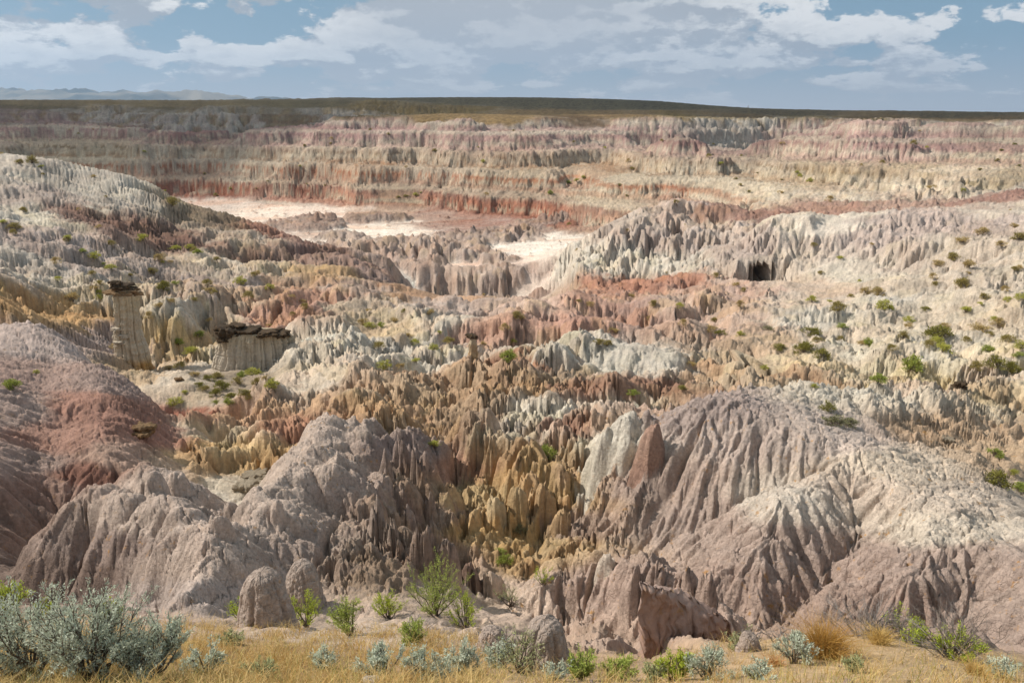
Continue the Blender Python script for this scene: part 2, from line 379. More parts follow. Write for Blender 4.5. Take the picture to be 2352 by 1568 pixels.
# ------------------------------------------------------------------ what the ground is made of: colour, ribbing, pinnacles at known spots
MA=(192,172,160); MD=(163,142,134); CR=(208,198,180); GR=(196,194,186); RD=(168,110,86); BR=(150,108,92); OG=(206,140,84)
YE=(206,166,100); TN=(192,162,126); PK=(202,168,150); MP=(188,158,152); OL=(166,134,66); DK=(112,92,54); WH=(242,230,216)
SITES = [
 # rim under the viewpoint
 (100,1510,(176,146,96),.1,0),(600,1520,(178,140,76),.1,0),(1000,1535,(190,150,100),.1,0),(1300,1550,(198,164,130),.2,0),(1700,1540,(205,170,120),.1,0),(1950,1520,(207,172,116),.1,0),(2250,1545,(205,172,122),.1,0),
 (350,1420,(205,178,160),.2,0),(800,1450,(208,186,168),.2,.1),(1050,1425,(208,184,168),.3,.2),(1120,1370,(205,182,165),.3,.2),
 # mauve ridge on the left
 (300,1200,MA,.7,.1),(450,1300,MA,.6,.1),(600,1200,MA,.7,.1),(700,1060,MA,.8,.15),(755,975,MA,.7,.1),(420,1370,(190,174,168),.5,0),(240,1250,MD,.8,.1),(400,1120,MA,.5,.2),
 (850,1120,(178,158,150),.9,.6),(940,1040,(158,138,134),1,.8),(950,1180,(172,152,145),.8,1),(880,1290,(165,143,134),.9,.6),(1010,1270,(170,148,138),.8,.8),(760,1250,(176,157,148),.9,.2),
 (130,1330,(140,118,108),.6,.3),(90,1200,(152,122,108),.9,.4),(60,1060,(168,142,132),.8,.3),(200,1090,(146,98,80),.9,.4),(100,1130,(160,126,112),.9,.4),
 # hill on the left: mauve above, rust red below
 (100,780,(198,178,172),1,.1),(220,790,(190,168,162),1,.1),(90,860,(172,142,132),1,.1),(250,870,(172,146,138),1,.1),(300,955,(166,118,100),1,.3),(200,940,(170,122,104),1,.3),(350,995,(168,118,100),1,.3),(30,940,(184,158,148),.8,.2),(130,1010,(176,130,112),1,.3),
 (380,1080,(192,164,138),.8,.8),(280,1050,(184,150,132),.9,.5),(450,1065,(200,162,106),.7,.9),(420,955,(184,116,90),.8,1),(600,960,(204,168,142),.7,1.2),(660,945,(206,176,150),.7,1),(680,990,(190,140,122),.7,1),(560,1120,(212,202,182),.3,.4),(610,1060,(204,168,104),.7,1),(500,1000,(204,188,164),.7,1.1),(540,1050,(206,182,130),.7,1),(510,1150,(210,200,184),.3,.2),
 (520,880,(166,150,130),.3,.1),(450,920,(190,172,150),.4,.2),(400,870,(216,202,186),.4,.3),(760,880,(220,210,194),.5,.5),(330,860,(204,178,140),.6,.6),
 # left flank
 (50,690,YE,.8,.8),(170,720,(208,164,92),.7,.8),(240,690,(204,186,158),.8,.9),(90,640,(204,194,182),1.2,.5),(20,600,(196,186,174),1.2,.3),(400,770,(206,178,124),.8,1.1),(430,720,(206,196,176),.9,1),(480,690,(192,166,148),.8,.8),(530,660,(188,168,160),.8,.8),(600,800,(208,202,190),1,.8),(730,790,(210,206,194),1.1,.9),(700,705,(196,142,120),.7,.9),(800,665,(190,162,146),.7,.8),(800,725,(200,178,150),.7,.8),(640,730,(200,150,126),.7,.8),
 (300,610,(188,172,166),.9,.7),(180,600,(186,170,164),.9,.6),(100,550,(190,172,166),.9,.4),(60,500,(208,200,184),.9,.4),(200,505,(152,112,98),1.1,.3),(330,530,(150,110,94),1.1,.4),(420,565,(152,112,96),1.1,.5),(110,450,(188,172,164),1.1,.25),(200,400,(198,190,177),.9,.1),(120,410,(196,188,174),.9,.1),(300,445,(204,196,180),1.2,.1),(30,385,(200,190,178),.8,.1),(250,470,(190,180,168),1.1,.2),(400,470,(186,166,130),.7,.5),(450,490,(146,126,98),.7,.4),(480,600,(204,190,170),.9,.6),(600,590,(166,130,110),1,.6),(560,560,(196,178,158),.9,.6),(640,545,(172,116,94),1,.7),(720,508,(178,142,126),1,.5),(720,570,(156,116,104),1,.6),(790,605,(166,134,124),1,.6),(880,640,(166,136,128),1,.6),(740,645,(204,166,110),.8,.7),(660,660,(196,160,126),.8,.7),(550,620,(196,180,160),.8,.7),
 # white wash of the canyon floor
 (600,497,(238,220,204),.1,0),(850,530,WH,.1,0),(1050,590,WH,.1,0),(1230,560,WH,.1,0),(1020,640,WH,.1,0),(720,490,(236,214,198),.1,0),(500,470,(214,196,184),.3,.1),(1150,620,(232,206,190),.1,0),(900,600,(226,204,190),.2,.1),
 # middle distance
 (960,680,(202,152,104),.6,.4),(1100,668,(200,164,126),.6,.35),(1400,658,(190,128,98),.9,.7),(1510,652,(190,124,92),.9,.6),(1250,662,(200,168,142),.9,.7),(1000,722,(198,176,166),.7,.9),(1200,722,(204,172,156),.7,.9),(1400,722,(194,150,134),.8,.9),(1600,720,(198,166,146),.8,.9),(900,762,(208,188,152),.5,.5),(1000,758,(208,200,186),.8,.9),(1110,772,(198,158,140),.7,1),(1700,685,(200,162,144),.8,.7),(1880,665,(204,178,154),.6,.4),(1300,745,(196,150,134),.7,1),(1500,745,(192,150,132),.8,1),
 (1300,600,(208,201,188),1.5,.5),(1450,610,(208,201,188),1.5,.5),(1600,615,(206,198,184),1.5,.4),(1820,610,(206,188,170),1.3,.2),(1700,560,(190,170,162),1.4,.3),(1550,555,(190,170,162),1.4,.4),(1900,560,(200,182,170),1.1,.2),(2010,540,(194,174,168),1.2,.3),(1960,625,(208,198,182),1,.1),(2110,520,(194,174,168),1.1,.3),(2300,512,(196,176,168),1.2,.3),(2200,580,(200,186,170),1.1,.45),(2200,645,(200,188,172),1.1,.45),(2340,650,(202,190,174),1.1,.45),(2100,600,(200,184,170),1.2,.45),(2100,665,(204,192,174),.9,.5),
 (1540,445,(166,114,98),1.2,.4),(1540,492,(190,166,158),1.3,.4),(1470,500,(190,172,160),1.2,.5),(1650,520,(196,178,168),1.2,.5),
 (1400,450,(204,184,154),.9,.4),(1400,500,(200,180,158),.9,.5),(1365,388,(206,158,116),.6,.2),(1400,405,(214,198,172),.6,.2),(1330,410,(196,150,118),.8,.3),(1290,430,(190,160,140),.9,.4),
 (1250,505,(168,120,104),1.1,.6),(1100,482,(172,124,104),1.1,.4),(1000,490,(176,142,126),1,.3),(900,485,(194,160,134),.8,.2),(930,455,(196,172,140),.5,.1),(1100,450,(194,168,152),1,.5),(1210,420,(170,140,112),.9,.4),(1150,425,(178,156,136),.9,.3),(1150,520,(176,142,130),.9,.6),
 (850,390,(190,136,104),1,.3),(700,420,(178,126,106),1,.4),(500,432,(168,110,88),1.1,.3),(400,428,(164,106,84),1.1,.3),(380,370,(194,182,172),1,.1),(420,398,(166,112,92),1,.1),(550,362,(196,186,172),.8,.1),(600,400,(196,182,164),1,.3),(700,365,(198,186,172),1.1,.3),(900,350,(200,184,168),1.1,.3),(1000,400,(198,172,156),1,.3),(1200,370,(188,152,134),1,.3),(1100,320,(188,166,160),1.1,.2),(700,312,(182,150,150),1.2,.2),(900,300,(188,158,156),1.2,.1),(770,300,(182,150,150),1.2,.2),(1010,300,(208,188,174),.9,.1),(1250,300,(206,190,174),.9,.1),(1300,335,(192,172,164),1.1,.2),(640,335,(184,156,152),1.2,.2),(1000,440,(186,150,130),1,.3),(800,440,(196,170,150),1,.3),
 (1150,274,(162,130,64),.1,0),(1000,268,(164,132,66),.1,0),(1350,270,(116,88,50),.2,0),(1450,264,(150,120,62),.1,0),(1250,264,(150,122,64),.1,0),(1500,292,(186,176,168),1.3,.2),(1500,335,(176,158,152),1.2,.3),(1560,385,(188,178,168),1.1,.4),(1650,300,(188,184,176),1.3,.3),(1650,345,(156,128,122),1.2,.3),(1700,372,(170,156,148),1.1,.3),(1600,412,(202,192,174),.9,.3),
 # right mesa
 (1850,312,(198,172,164),1.2,.1),(2000,330,(192,162,158),1.2,.1),(2170,298,(194,168,160),.7,.05),(2100,348,(190,164,158),1.1,.1),(1800,352,(198,180,156),1,.2),(1900,392,(186,164,124),1.1,.4),(2100,388,(182,160,122),1.1,.4),(2250,372,(184,166,132),1,.3),(1800,422,(208,192,168),.8,.5),(2000,432,(210,198,178),.9,.6),(2150,432,(212,200,180),.9,.6),(2200,392,(208,192,166),.9,.4),(2310,420,(178,162,126),.8,.3),(1750,452,(212,196,172),.8,.5),(1650,480,(170,126,110),1.1,.5),(1730,500,(168,120,104),1.1,.4),(1900,482,(174,126,110),1.1,.4),(2050,468,(176,140,126),1,.4),(2000,456,(204,192,176),.9,.5),(2270,462,(168,120,106),1.1,.3),(2325,442,(194,190,180),1,.3),(1850,512,(206,196,180),1,.4),(1890,522,(228,218,204),.3,.1),(2310,490,(210,196,180),.6,.2),(1640,440,(208,190,164),.7,.3),
 (2300,332,(160,152,130),.8,.1),(2352,292,(196,192,182),.9,.1),(2000,290,(194,192,182),1.2,.1),(1850,284,(190,188,178),1.2,.1),(1700,288,(190,188,180),1.2,.1),
 (1700,270,DK,.2,0),(2000,272,(120,98,56),.2,0),(2250,274,(126,104,62),.2,0),(1500,240,(98,94,66),.05,0),(1800,260,(104,94,62),.05,0),(1100,230,(104,98,68),.05,0),(1300,245,(104,98,68),.05,0),(2200,265,(104,94,62),.05,0),
 # far wall on the left
 (100,243,(124,108,66),.2,0),(400,245,(126,110,66),.2,0),(700,240,(110,100,62),.2,0),(650,285,(116,98,56),.6,0),(250,270,(168,164,158),1.2,.1),(450,276,(172,171,166),1.3,.1),(550,292,(170,168,162),1.3,.1),(380,300,(166,160,154),1.2,.1),(100,276,(146,118,116),1,.1),(100,305,(136,126,114),1,.2),(200,332,(128,122,100),.8,.2),(300,302,(136,98,90),1,.2),(450,330,(134,96,92),1,.2),(250,345,(140,134,114),.8,.2),(50,335,(134,126,110),.8,.2),(800,268,(164,162,156),1.2,.1),(900,258,(160,156,148),1.2,.1),(550,320,(140,106,100),1,.1),
 # pinnacle field
 (1000,832,(208,200,188),1.1,1.3),(900,810,(210,204,192),1.2,1.2),(900,930,TN,1.1,1.6),(1050,950,(188,156,120),1.1,1.7),(990,1000,(188,158,122),1.1,1.6),(850,895,(196,166,132),1,1.4),(1110,850,(190,158,122),1,1.5),(1150,905,(188,156,120),1,1.5),(1180,840,(178,136,110),1,1.3),(1270,790,(202,199,190),.9,1),(1400,830,(208,204,194),.7,.1),(1500,845,(206,202,192),.7,.1),(1290,875,(182,160,134),.9,.4),(1350,905,(168,122,98),1,.8),(1510,895,(164,124,102),1,.6),(1250,955,(208,203,192),1,1.3),(1310,1000,(168,122,104),1,1.4),(1230,1010,(204,196,184),1,1.3),(1400,1000,(198,172,140),1.1,1.3),(1450,945,(208,205,194),1.1,1),(1440,1025,(212,206,194),1.2,.8),(1200,1055,(190,160,124),1,1.4),(1100,1080,(182,140,120),.9,1.2),(1050,1085,(184,142,124),.9,1),(1200,1100,(198,166,114),1,1.4),(1125,1140,(204,184,140),.9,1.3),(1200,1180,(198,160,96),1,1.4),(1285,1180,(196,158,96),1,1.3),(1250,1275,(198,166,112),1,1),(1390,1090,(190,158,128),1.1,1),(1340,1200,(172,146,130),1.2,.6),(1130,1240,(200,168,108),.9,1.2),(1490,960,(166,104,80),1,.6),
 # mauve hill on the right
 (1590,950,(170,152,148),.8,.05),(1700,1000,(188,170,162),.8,.05),(1500,1110,(174,152,142),1,.2),(1600,1200,(180,158,148),1,.1),(1800,1260,(180,158,148),1,.1),(2000,1300,(176,153,143),.9,.1),(2200,1300,(178,156,146),.9,.1),(1900,1000,(196,179,170),.4,.03),(2050,1080,(212,196,176),.4,.03),(2220,1150,(206,190,174),.4,.03),(1820,1150,(206,196,184),.6,.03),(1700,1350,(176,150,138),1,.15),(1400,1350,(180,154,142),1.2,.3),(2000,1400,(168,142,130),1,.2),(2300,1420,(178,156,146),.8,.2),(1500,1450,(192,164,148),.9,.2),(2180,1210,(210,198,182),.4,.03),(1980,1120,(204,186,170),.5,.05),
 # right middle ground
 (1650,762,(200,168,148),.7,.8),(1750,792,(200,172,142),.6,.6),(1700,860,(204,184,152),.7,.9),(1850,835,(208,190,158),.7,.9),(1950,805,(206,198,180),.6,.6),(1900,742,(208,200,186),.7,.6),(2100,762,(208,196,174),.6,.5),(2000,880,(206,200,184),.9,1),(2100,892,(206,188,146),.9,1),(2100,930,(196,160,142),.9,1),(2250,922,(206,184,144),.9,1.1),(2200,962,(202,192,172),.9,1.2),(2100,990,(188,158,124),1,1.2),(2250,1005,(190,160,126),1,1.2),(1850,900,(192,166,134),.8,.9),(1950,930,(208,202,188),.6,.5),(2310,800,(208,196,176),.7,.7),(2300,855,(208,202,190),.8,.8),(2200,805,(210,204,190),.7,.8),(2310,1065,(190,164,132),.7,.8),(2050,692,(208,200,186),.7,.5),(2310,722,(202,188,166),.9,.5),(1850,692,(206,186,166),.6,.5),(1650,850,(196,168,134),.7,.9),(1990,945,(206,198,182),.7,.6),(2200,740,(202,188,166),.9,.6),(2150,700,(204,194,176),.9,.5),
]
_sp = np.array([hit(s[0], s[1]) for s in SITES])
_su = (_sp[:, 0] / _sp[:, 1]).astype(f32); _sl = np.log(_sp[:, 1]).astype(f32); _st = (_sp[:, 2] / _sp[:, 1]).astype(f32)
_sc = np.array([srgb(*s[2]) for s in SITES]).astype(f32)
_sf = np.array([s[3] for s in SITES], f32); _ss = np.array([s[4] for s in SITES], f32)

def from_sites(u, l, t, vals, power=4, kt=3.0):
    acc = [np.zeros(u.shape, f32) for _ in vals]; ws = np.zeros(u.shape, f32)
    for i in range(len(SITES)):
        d2 = (u - _su[i]) ** 2 + ((l - _sl[i]) * f32(.55)) ** 2 + ((t - _st[i]) * f32(kt)) ** 2 + f32(4e-5)
        w = (f32(1e-3) / d2) ** f32(power) if power != 4 else np.square(np.square(f32(1e-3) / d2))
        ws += w
        for a, v in zip(acc, vals): a += w * v[i]
    return [a / ws for a in acc]

LNG = np.log(GY)
core = GY < 890
wob = fbm(GX / (1 + GY * .03), LNG * 22, 71, 3) * f32(.022)
FLU, SPI = from_sites(GU + wob, LNG, GH / GY, [_sf, _ss], 3, 2.0)
FLU[~core] = 0; SPI[~core] = 0
edge_u = np.array([-1.3, -.75, -.62, -.42, -.27, -.13, -.045, .07, .19, .29, .40, .55, .64, .8, 1.3])
edge_d = np.array([9.6, 9.5, 9.6, 10.3, 10.3, 10.6, 10.0, 9.2, 8.6, 9.4, 10.6, 10.4, 9.2, 8.2, 8.0])
EDGE = np.interp(GU, edge_u, edge_d) + fbm(GX * .8, GY * .8, 88, 3) * 1.0
RIMM = sstep(.6, -.3, GY - EDGE)
FLU *= 1 - RIMM; SPI *= 1 - RIMM
SPI = np.minimum(SPI, 1.15) * (.80 - .62 * sstep(170, 230, GY))
SPI *= 1 - .6 * sstep(-.15, -.12, GU) * sstep(.075, .05, GU) * sstep(68, 78, GY) * sstep(160, 148, GY)
SNK = sstep(-.16, -.12, GU) * sstep(.085, .05, GU) * sstep(96, 112, GY) * sstep(160, 148, GY)
SPI *= 1 - .9 * SNK; FLU *= 1 - .5 * SNK
SPI *= 1 - .35 * sstep(.22, .34, GU) * sstep(45, 55, GY) * sstep(130, 110, GY)

def grads(H):
    hi, hj = np.gradient(H); xi, xj = np.gradient(GX); yi, yj = np.gradient(GY)
    det = xi * yj - xj * yi
    det = np.where(np.abs(det) < 1e-9, 1e-9, det)
    return (hi * yj - hj * yi) / det, (xi * hj - xj * hi) / det

def blur(A, n):
    for ax in (0, 1):
        P = np.concatenate([np.repeat(A.take([0], ax), n, ax), A, np.repeat(A.take([-1], ax), n + 1, ax)], ax)
        C = np.cumsum(P, axis=ax, dtype=np.float64)
        m = A.shape[ax]
        A = ((C.take(range(2 * n + 1, 2 * n + 1 + m), ax) - C.take(range(0, m), ax)) / (2 * n + 1)).astype(f32)
    return A

CELL = GY * f32(1.32 / 1010)
def res(lam): return sstep(2.2, 4.0, lam / CELL)
H = GH.copy()
flat = sstep(-28.6, -29.5, GH) * (GY > 140) * (GY < 300)       # the wash
gx, gy = grads(blur(GH, 2)); slope0 = np.sqrt(gx * gx + gy * gy)
H -= (SNK * 4.6).astype(f32)
# ---- broad swell
rough = np.clip(SPI + .35 * FLU, 0, 1.6)
H += fbm(GX / 14, GY / 14, 5, 3) * (1.1 * rough * sstep(40, 90, GY)) * (1 - flat)
H += fbm(GX / 5, GY / 5, 6, 3) * (.55 * rough) * (1 - flat) * np.clip(GY / 40, .25, 1.5)
H += fbm(GX / 45, GY / 30, 8, 3) * (4.0 * np.clip(FLU, 0, 1) * sstep(200, 300, GY) * (1 - flat))
R2M = blur((FID == 2).astype(f32), 6)
LMND = sstep(-.425, -.465, GU + fbm(GX / 3, GY / 3, 58, 2) * f32(.02)) * sstep(17, 19, GY) * sstep(43, 39, GY)
HILLM = np.maximum(blur(((FID == 1) | (FID == 2)).astype(f32), 6), LMND * .9)
SPI *= 1 - .9 * LMND
H += (sstep(.15, .75, 1 - np.abs(perlin(GX / 62 + 3.3, GY / 95 + 1.7, 52)) * 1.8) * 6.0 - 2.6) * np.clip(FLU, 0, 1) * sstep(-3, -9, GH) * sstep(225, 270, GY) * sstep(470, 400, GY) * (1 - flat)
NEARM = sstep(60, 30, GY)
# ---- pinnacles: joined fins and columns that run down the slope
def rot(x, y, lam, sd, amt=.55, k=.35, st=.5):
    an = fbm(x / lam * k, y / lam * k, sd, 2) * f32(amt * 2); c, s = np.cos(an), np.sin(an)
    return (x * 1.0 + y * .35) / lam + an * 2.2, (y * 1.0 - x * .35) / lam * st + an * 1.3
for lam, amp, sd in ((13.0, 3.2, 10), (6.5, 1.7, 11)):
    nf = sstep(lam * 2.0, lam * 5, GY) * res(lam) * (1 - flat)
    rg = 1 - np.abs(perlin(GX / lam + fbm(GX / lam, GY / lam, sd + 2, 2) * .5, GY / (lam * 1.5), sd)) * 2.2
    H += (amp * SPI * nf * (np.clip(rg, -.6, 1) - .35) * .75).astype(f32)
for lam, amp, sd in ((4.6, 1.15, 12), (2.4, 1.0, 13), (1.3, .66, 14), (.7, .32, 15)):
    rx_, ry_ = rot(GX + fbm(GX / lam * .6, GY / lam * .6, sd + 40, 3) * f32(lam * .5), GY + fbm(GX / lam * .6, GY / lam * .6, sd + 60, 3) * f32(lam * .5), lam * 5, sd + 30)
    f1, f2, rn = worley(rx_ * 5, ry_ * 5, sd)
    q = np.sqrt(np.clip(1 - (f1 * 1.15) ** 2, 0, 1))
    col_ = np.clip((f2 - f1) * 2.2, 0, 1) ** .55
    patch = sstep(-.35, .35, fbm(GX / (lam * 3.2), GY / (lam * 3.2), sd + 80, 3))
    far_k = 1.0 if lam > 3 else sstep(400, 120, GY)
    nearfade = sstep(lam * 2.2, lam * 6, GY) if lam > 2 else 1.0
    H += (amp * SPI * res(lam) * patch * far_k * nearfade * (1 - flat) * (q * (.25 + .75 * rn) + .55 * col_ * (.35 + rn * .8) - .55)).astype(f32)
# swollen lobes along the crests of the near clay ridges
LOB = blur((FID == 2).astype(f32), 4) + .35 * blur((FID == 1).astype(f32), 4)
for lam, am in ((1.9, .62), (1.0, .24)):
    f1, f2, rn = worley(GX / lam + fbm(GX / lam, GY / lam, 64, 2) * .3, GY / lam, 63)
    H += (LOB * am * (np.sqrt(np.clip(1 - (f1 * 1.2) ** 2, 0, 1)) - .6)).astype(f32)
# islands of hard clay on the wash
ISL = np.zeros(GY.shape, f32)
for (X, Y, a, b, hh) in ((905,570,22,9,3.2),(960,585,14,7,3.6),(1115,545,16,7,3.4),(1190,535,10,5,2.6),(1080,585,9,4,2.6),(1145,600,6,3,2.2),(1110,625,13,4,3.0),(900,655,14,5,3.2),(1000,655,8,3,1.6),(1050,565,8,3,1.6),(725,508,9,5,4.4),(690,520,14,5,2.6),(780,545,8,4,2),(960,610,9,4,2.2),(1235,520,9,4,2.2),(860,500,12,4,2),(1180,648,7,2.5,2.2),(845,585,8,3,2.4)):
    c = ptz(X, 30.0 / -pt(X, Y, 1.0)[2], -30.0)
    m = (np.abs(GX - c[0]) < a * 1.3) & (np.abs(GY - c[1]) < b * 2.6)
    dx = (GX[m] - c[0]) / a; dy = (GY[m] - c[1]) / (b * 1.8)
    r = np.sqrt(dx * dx + dy * dy) + fbm(GX[m] / 5, GY[m] / 5, 33, 3) * .5
    q = np.clip(1 - r, 0, 1)
    f1, f2, rn = worley(GX[m] / 3.0, GY[m] / 3.6, 77)
    H[m] += (hh * .8 * sstep(0, .8, q) * (.55 + .6 * np.clip(1 - (f1 * 1.2) ** 1.5, 0, 1) * (.4 + rn))).astype(f32)
    ISL[m] = np.maximum(ISL[m], np.clip(q * 5, 0, 1))
    SPI[m] = np.maximum(SPI[m], q); FLU[m] = np.maximum(FLU[m], np.clip(q * 3, 0, 1))
    flat[m] *= (1 - np.clip(q * 4, 0, 1))
# pebbles and low benches on the wash
H += (flat * (.35 * sstep(.25, .5, fbm(GX / 16, GY / 9, 90, 3)) + .55 * sstep(.42, .6, fbm(GX / 2.6, GY / 2.6, 91, 2)))).astype(f32)
# ---- clay knobs, domed columns and spires: X, top Y, foot Y, width, depth ratio, shape (8 = domed column, 2 = cone), colour
KNOBS = [(412,1082,1135,66,.9,3,None),(350,1080,1130,80,.9,2.6,None),(505,1178,1225,74,.9,3,None),(535,1150,1190,44,.9,3,None),(640,1150,1200,50,.9,3,None),
 (975,1205,1320,84,.8,3,None),(1030,1245,1350,64,.8,3,None),(1080,1255,1350,58,.8,3,(150,118,104)),(1125,1300,1372,80,.9,3,None),
 (1392,1270,1330,64,.9,3,(200,188,174)),(1505,1290,1370,80,.9,3,None),(870,1150,1235,52,.8,3,None),(925,1005,1090,60,.7,2.4,None),(960,1040,1110,50,.7,2.4,None),(890,1035,1100,46,.7,2.6,None),(940,1160,1210,48,.8,3,None),(985,1140,1190,44,.8,3,None),(1000,1190,1240,50,.8,3,None),(905,1200,1260,50,.8,3,None),
 (1494,972,1085,92,.9,2.4,(168,126,106)),(1436,946,1060,130,1,1.7,(206,202,190)),(1392,980,1075,90,1,1.7,(208,202,188)),(1275,762,850,150,.9,1.4,(204,200,190)),
 (1620,1320,1400,64,1,3,None),(1580,1300,1360,50,1,3,None),(1450,1305,1400,66,1,3,None),(1320,1315,1400,62,1,3,None),
 (1250,1085,1180,64,.8,3,(198,164,112)),(1190,1095,1190,60,.8,3,(200,170,118)),(1140,1125,1200,56,.8,3,(204,184,144)),(1290,1155,1240,58,.8,3,(196,160,108))]
KCOL = []; KM = np.zeros(GY.shape, f32)
SEAMS = ((612, 1285, 1436),)
for (X, Yt, Yb, wp, dep, pw, kc) in KNOBS:
    h0 = hit(X, Yb, table=H); s_ = math.sqrt(h0 @ h0) / math.hypot(FD, math.hypot(X - 1176, Yb - 784)); w_ = wp * s_ * .5
    cx_, cy_ = h0[0], h0[1] + w_ * dep * .7; cx_ = cx_ * cy_ / h0[1]
    zt = pt(X, Yt, cy_)[2]
    m = (np.abs(GX - cx_) < w_ * 1.6) & (np.abs(GY - cy_) < w_ * 1.6)
    if not m.any(): continue
    sd_ = int(X); wv = w_ * .22
    ex = GX[m] - cx_ + fbm(GX[m] / w_ * .9, GY[m] / w_ * .9, sd_, 3) * wv; ey = GY[m] - cy_ + fbm(GX[m] / w_ * .9, GY[m] / w_ * .9, sd_ + 3, 3) * wv
    an = np.arctan2(ey, ex)
    r = np.sqrt((ex / w_) ** 2 + (ey / (w_ * dep)) ** 2) * (1 + .10 * np.abs(np.sin(an * 2.5 + sd_)) ** .5 - .07)
    zf = h0[2] - .35
    kz = zf + (zt - zf) * (1 - np.clip(r, 0, 1.3) ** pw)
    up = kz > H[m]
    H[m] = np.where(up, kz, H[m]).astype(f32)
    KM[m] = np.where(up, 1 if kc is None else .3, KM[m]); SPI[m] = np.where(up, SPI[m] * .3, SPI[m])
    FLU[m] = np.where(up, np.maximum(FLU[m], .6 if kc is None else 1.0), FLU[m])
    if kc is not None: KCOL.append((m, up, kc))
# ---- a steep wall where each cave opens
CAVES = [(1750, 645, 101.0, 1.75, 1.75, .7, 14.0), (1742, 872, 44.5, .8, .9, .7, 3.0)]
CAVEM = np.zeros(GY.shape, f32)
for (X, Y, d_, a_, up_, dn_, dep_) in CAVES:
    c = pt(X, Y, d_); fz = c[2] - dn_
    wx_ = sstep(a_ * 2.3, a_ * 1.0, np.abs(GX - c[0] + fbm(GX / a_ * .5, GY / a_ * .5, 23, 2) * a_)); wy_ = sstep(a_ * 4.0, a_ * 1.2, np.abs(GY - c[1] - .5))
    T = fz + np.clip((GY - c[1] + fbm(GX / a_ * .7, GX * 0 + 2, 24, 2) * .35) * 3.0, (GY - c[1]) * .12 - .05, up_ * 2.2)
    w = wx_ * wy_ * .92
    H = np.where(GY < c[1] + .6, H + (T - H) * w, np.maximum(H, H + (T - H) * w)).astype(f32)
    CAVEM = np.maximum(CAVEM, w)
FLU *= 1 - .45 * CAVEM; SPI *= 1 - CAVEM
# ---- ledges: harder beds stand out as steps
zl = H + fbm(GX / 40, GY / 40, 66, 3) * f32(1.1) + GX * f32(.006)
for lz, am, ofs in ((5.6, .72, .2), (2.3, .5, .55)):
    ph = zl / lz + ofs
    fr_ = ph - np.floor(ph)
    saw = sstep(.28, .72, fr_) - fr_
    H += (am * lz * saw * np.clip(FLU, 0, 1) * (.3 * sstep(55, 110, GY) + .7 * sstep(170, 230, GY)) * (1 - flat) * (1 - HILLM)).astype(f32)
    zl = H + fbm(GX / 40, GY / 40, 66, 3) * f32(1.1) + GX * f32(.006)
# ---- ribs and runnels down every slope
bx, by = grads(blur(GH, 3))
GUL = np.zeros(GY.shape, f32)
for lam, amp, sd, k in ((24, .13, 20, 1.2), (11, .16, 21, 1.2), (5.5, .17, 22, 1.3), (2.8, .20, 23, 1.5), (1.45, .235, 24, 1.5), (.72, .22, 25, 1.5), (.36, .13, 26, 1.4), (.19, .10, 27, 1.3)):
    r = res(lam)
    if lam > 3: r = r * sstep(lam * 2.5, lam * 7, GY)
    gx, gy = grads(blur(H, 3 if lam > 1 else 2))
    lk = .8 - .65 * np.maximum(HILLM, RIMM)
    mx = gx * lk + bx; my = gy * lk + by; ml = np.sqrt(mx * mx + my * my) + 1e-6; sl = np.sqrt(gx * gx + gy * gy)
    v = gullies(GX / lam, GY / lam, -my / ml, mx / ml, sd, k)
    prof = np.sqrt(np.clip((v + 1) * .5, 0, 1))
    steep = np.clip(sl / (.55 - .2 * sstep(120, 250, GY)), .15 + (.2 * R2M if .6 < lam < 2 else 0), {.72: 1.5, .36: 1.0, .19: .8}.get(lam, 1.9))
    fw = sstep(170, 230, GY) * sstep(450, 400, GY)
    r = r * (1 - fw * (.62 if lam > 5 else (.45 if lam > 2 else .1)))
    hm = 1 - HILLM * (.85 if lam > 2 else (.6 if lam > 1 else -.1 + .65 * R2M))
    a = amp * lam * FLU * steep * r * (1 - flat) * hm
    hm = hm * (1 - KM * (.85 if lam > .5 else .3))
    slot = sstep(.40, .06, prof) * (1.05 if lam < 6 else .3)
    H += (a * ((prof - .72) * 1.7 - slot)).astype(f32)
    if lam > 10: GUL += (prof - .72) * r
for nb, th_ in ((14, 11.0), (6, 5.0)):
    pr = H - blur(H, nb); lim = CELL * th_ * (1 + .8 * NEARM)
    H -= (np.clip(pr - lim, 0, None) * .68 * (1 - flat) * (1 - HILLM) * (1 - .8 * KM)).astype(f32)
# long fine rills and cracked crust of the near clay hills
for lam, amp, k, sd in ((1.3, .085, 2.3, 121), (.62, .10, 2.2, 122), (.32, .085, 1.9, 123)):
    bl_ = np.sqrt(bx * bx + by * by) + 1e-6
    v = gullies((GX + fbm(GX / lam * .5, GY / lam * .5, sd + 5, 2) * lam * .4) / lam, GY / lam, -by / bl_, bx / bl_, sd, k)
    prof = np.sqrt(np.clip((v + 1) * .5, 0, 1))
    H += (HILLM * (1 - .85 * KM) * (1 - .35 * R2M) * (.62 if lam > 1 else .95) * amp * lam * res(lam) * np.clip(bl_ / .45, .25, 1.5) * ((prof - .7) * 1.6 - 1.2 * sstep(.34, .05, prof))).astype(f32)
for lam, dp in ((.55, .045), (.24, .024)):
    f1, f2, rn = worley(GX / lam + fbm(GX / lam * .8, GY / lam * .8, 131, 2) * .5, GY / lam, 130 + int(lam * 100))
    H += (np.maximum(HILLM, .5 * KM) * res(lam) * (dp * 1.2 * (rn - .5) - dp * 1.6 * sstep(.14, .0, f2 - f1))).astype(f32)
# ---- crumbly surface
for lam, amp in ((1.1, .07), (.5, .045), (.24, .03)):
    H += (perlin(GX / lam, GY / lam, int(lam * 100)) * amp * res(lam) * np.clip(.25 + rough, 0, 1)).astype(f32)
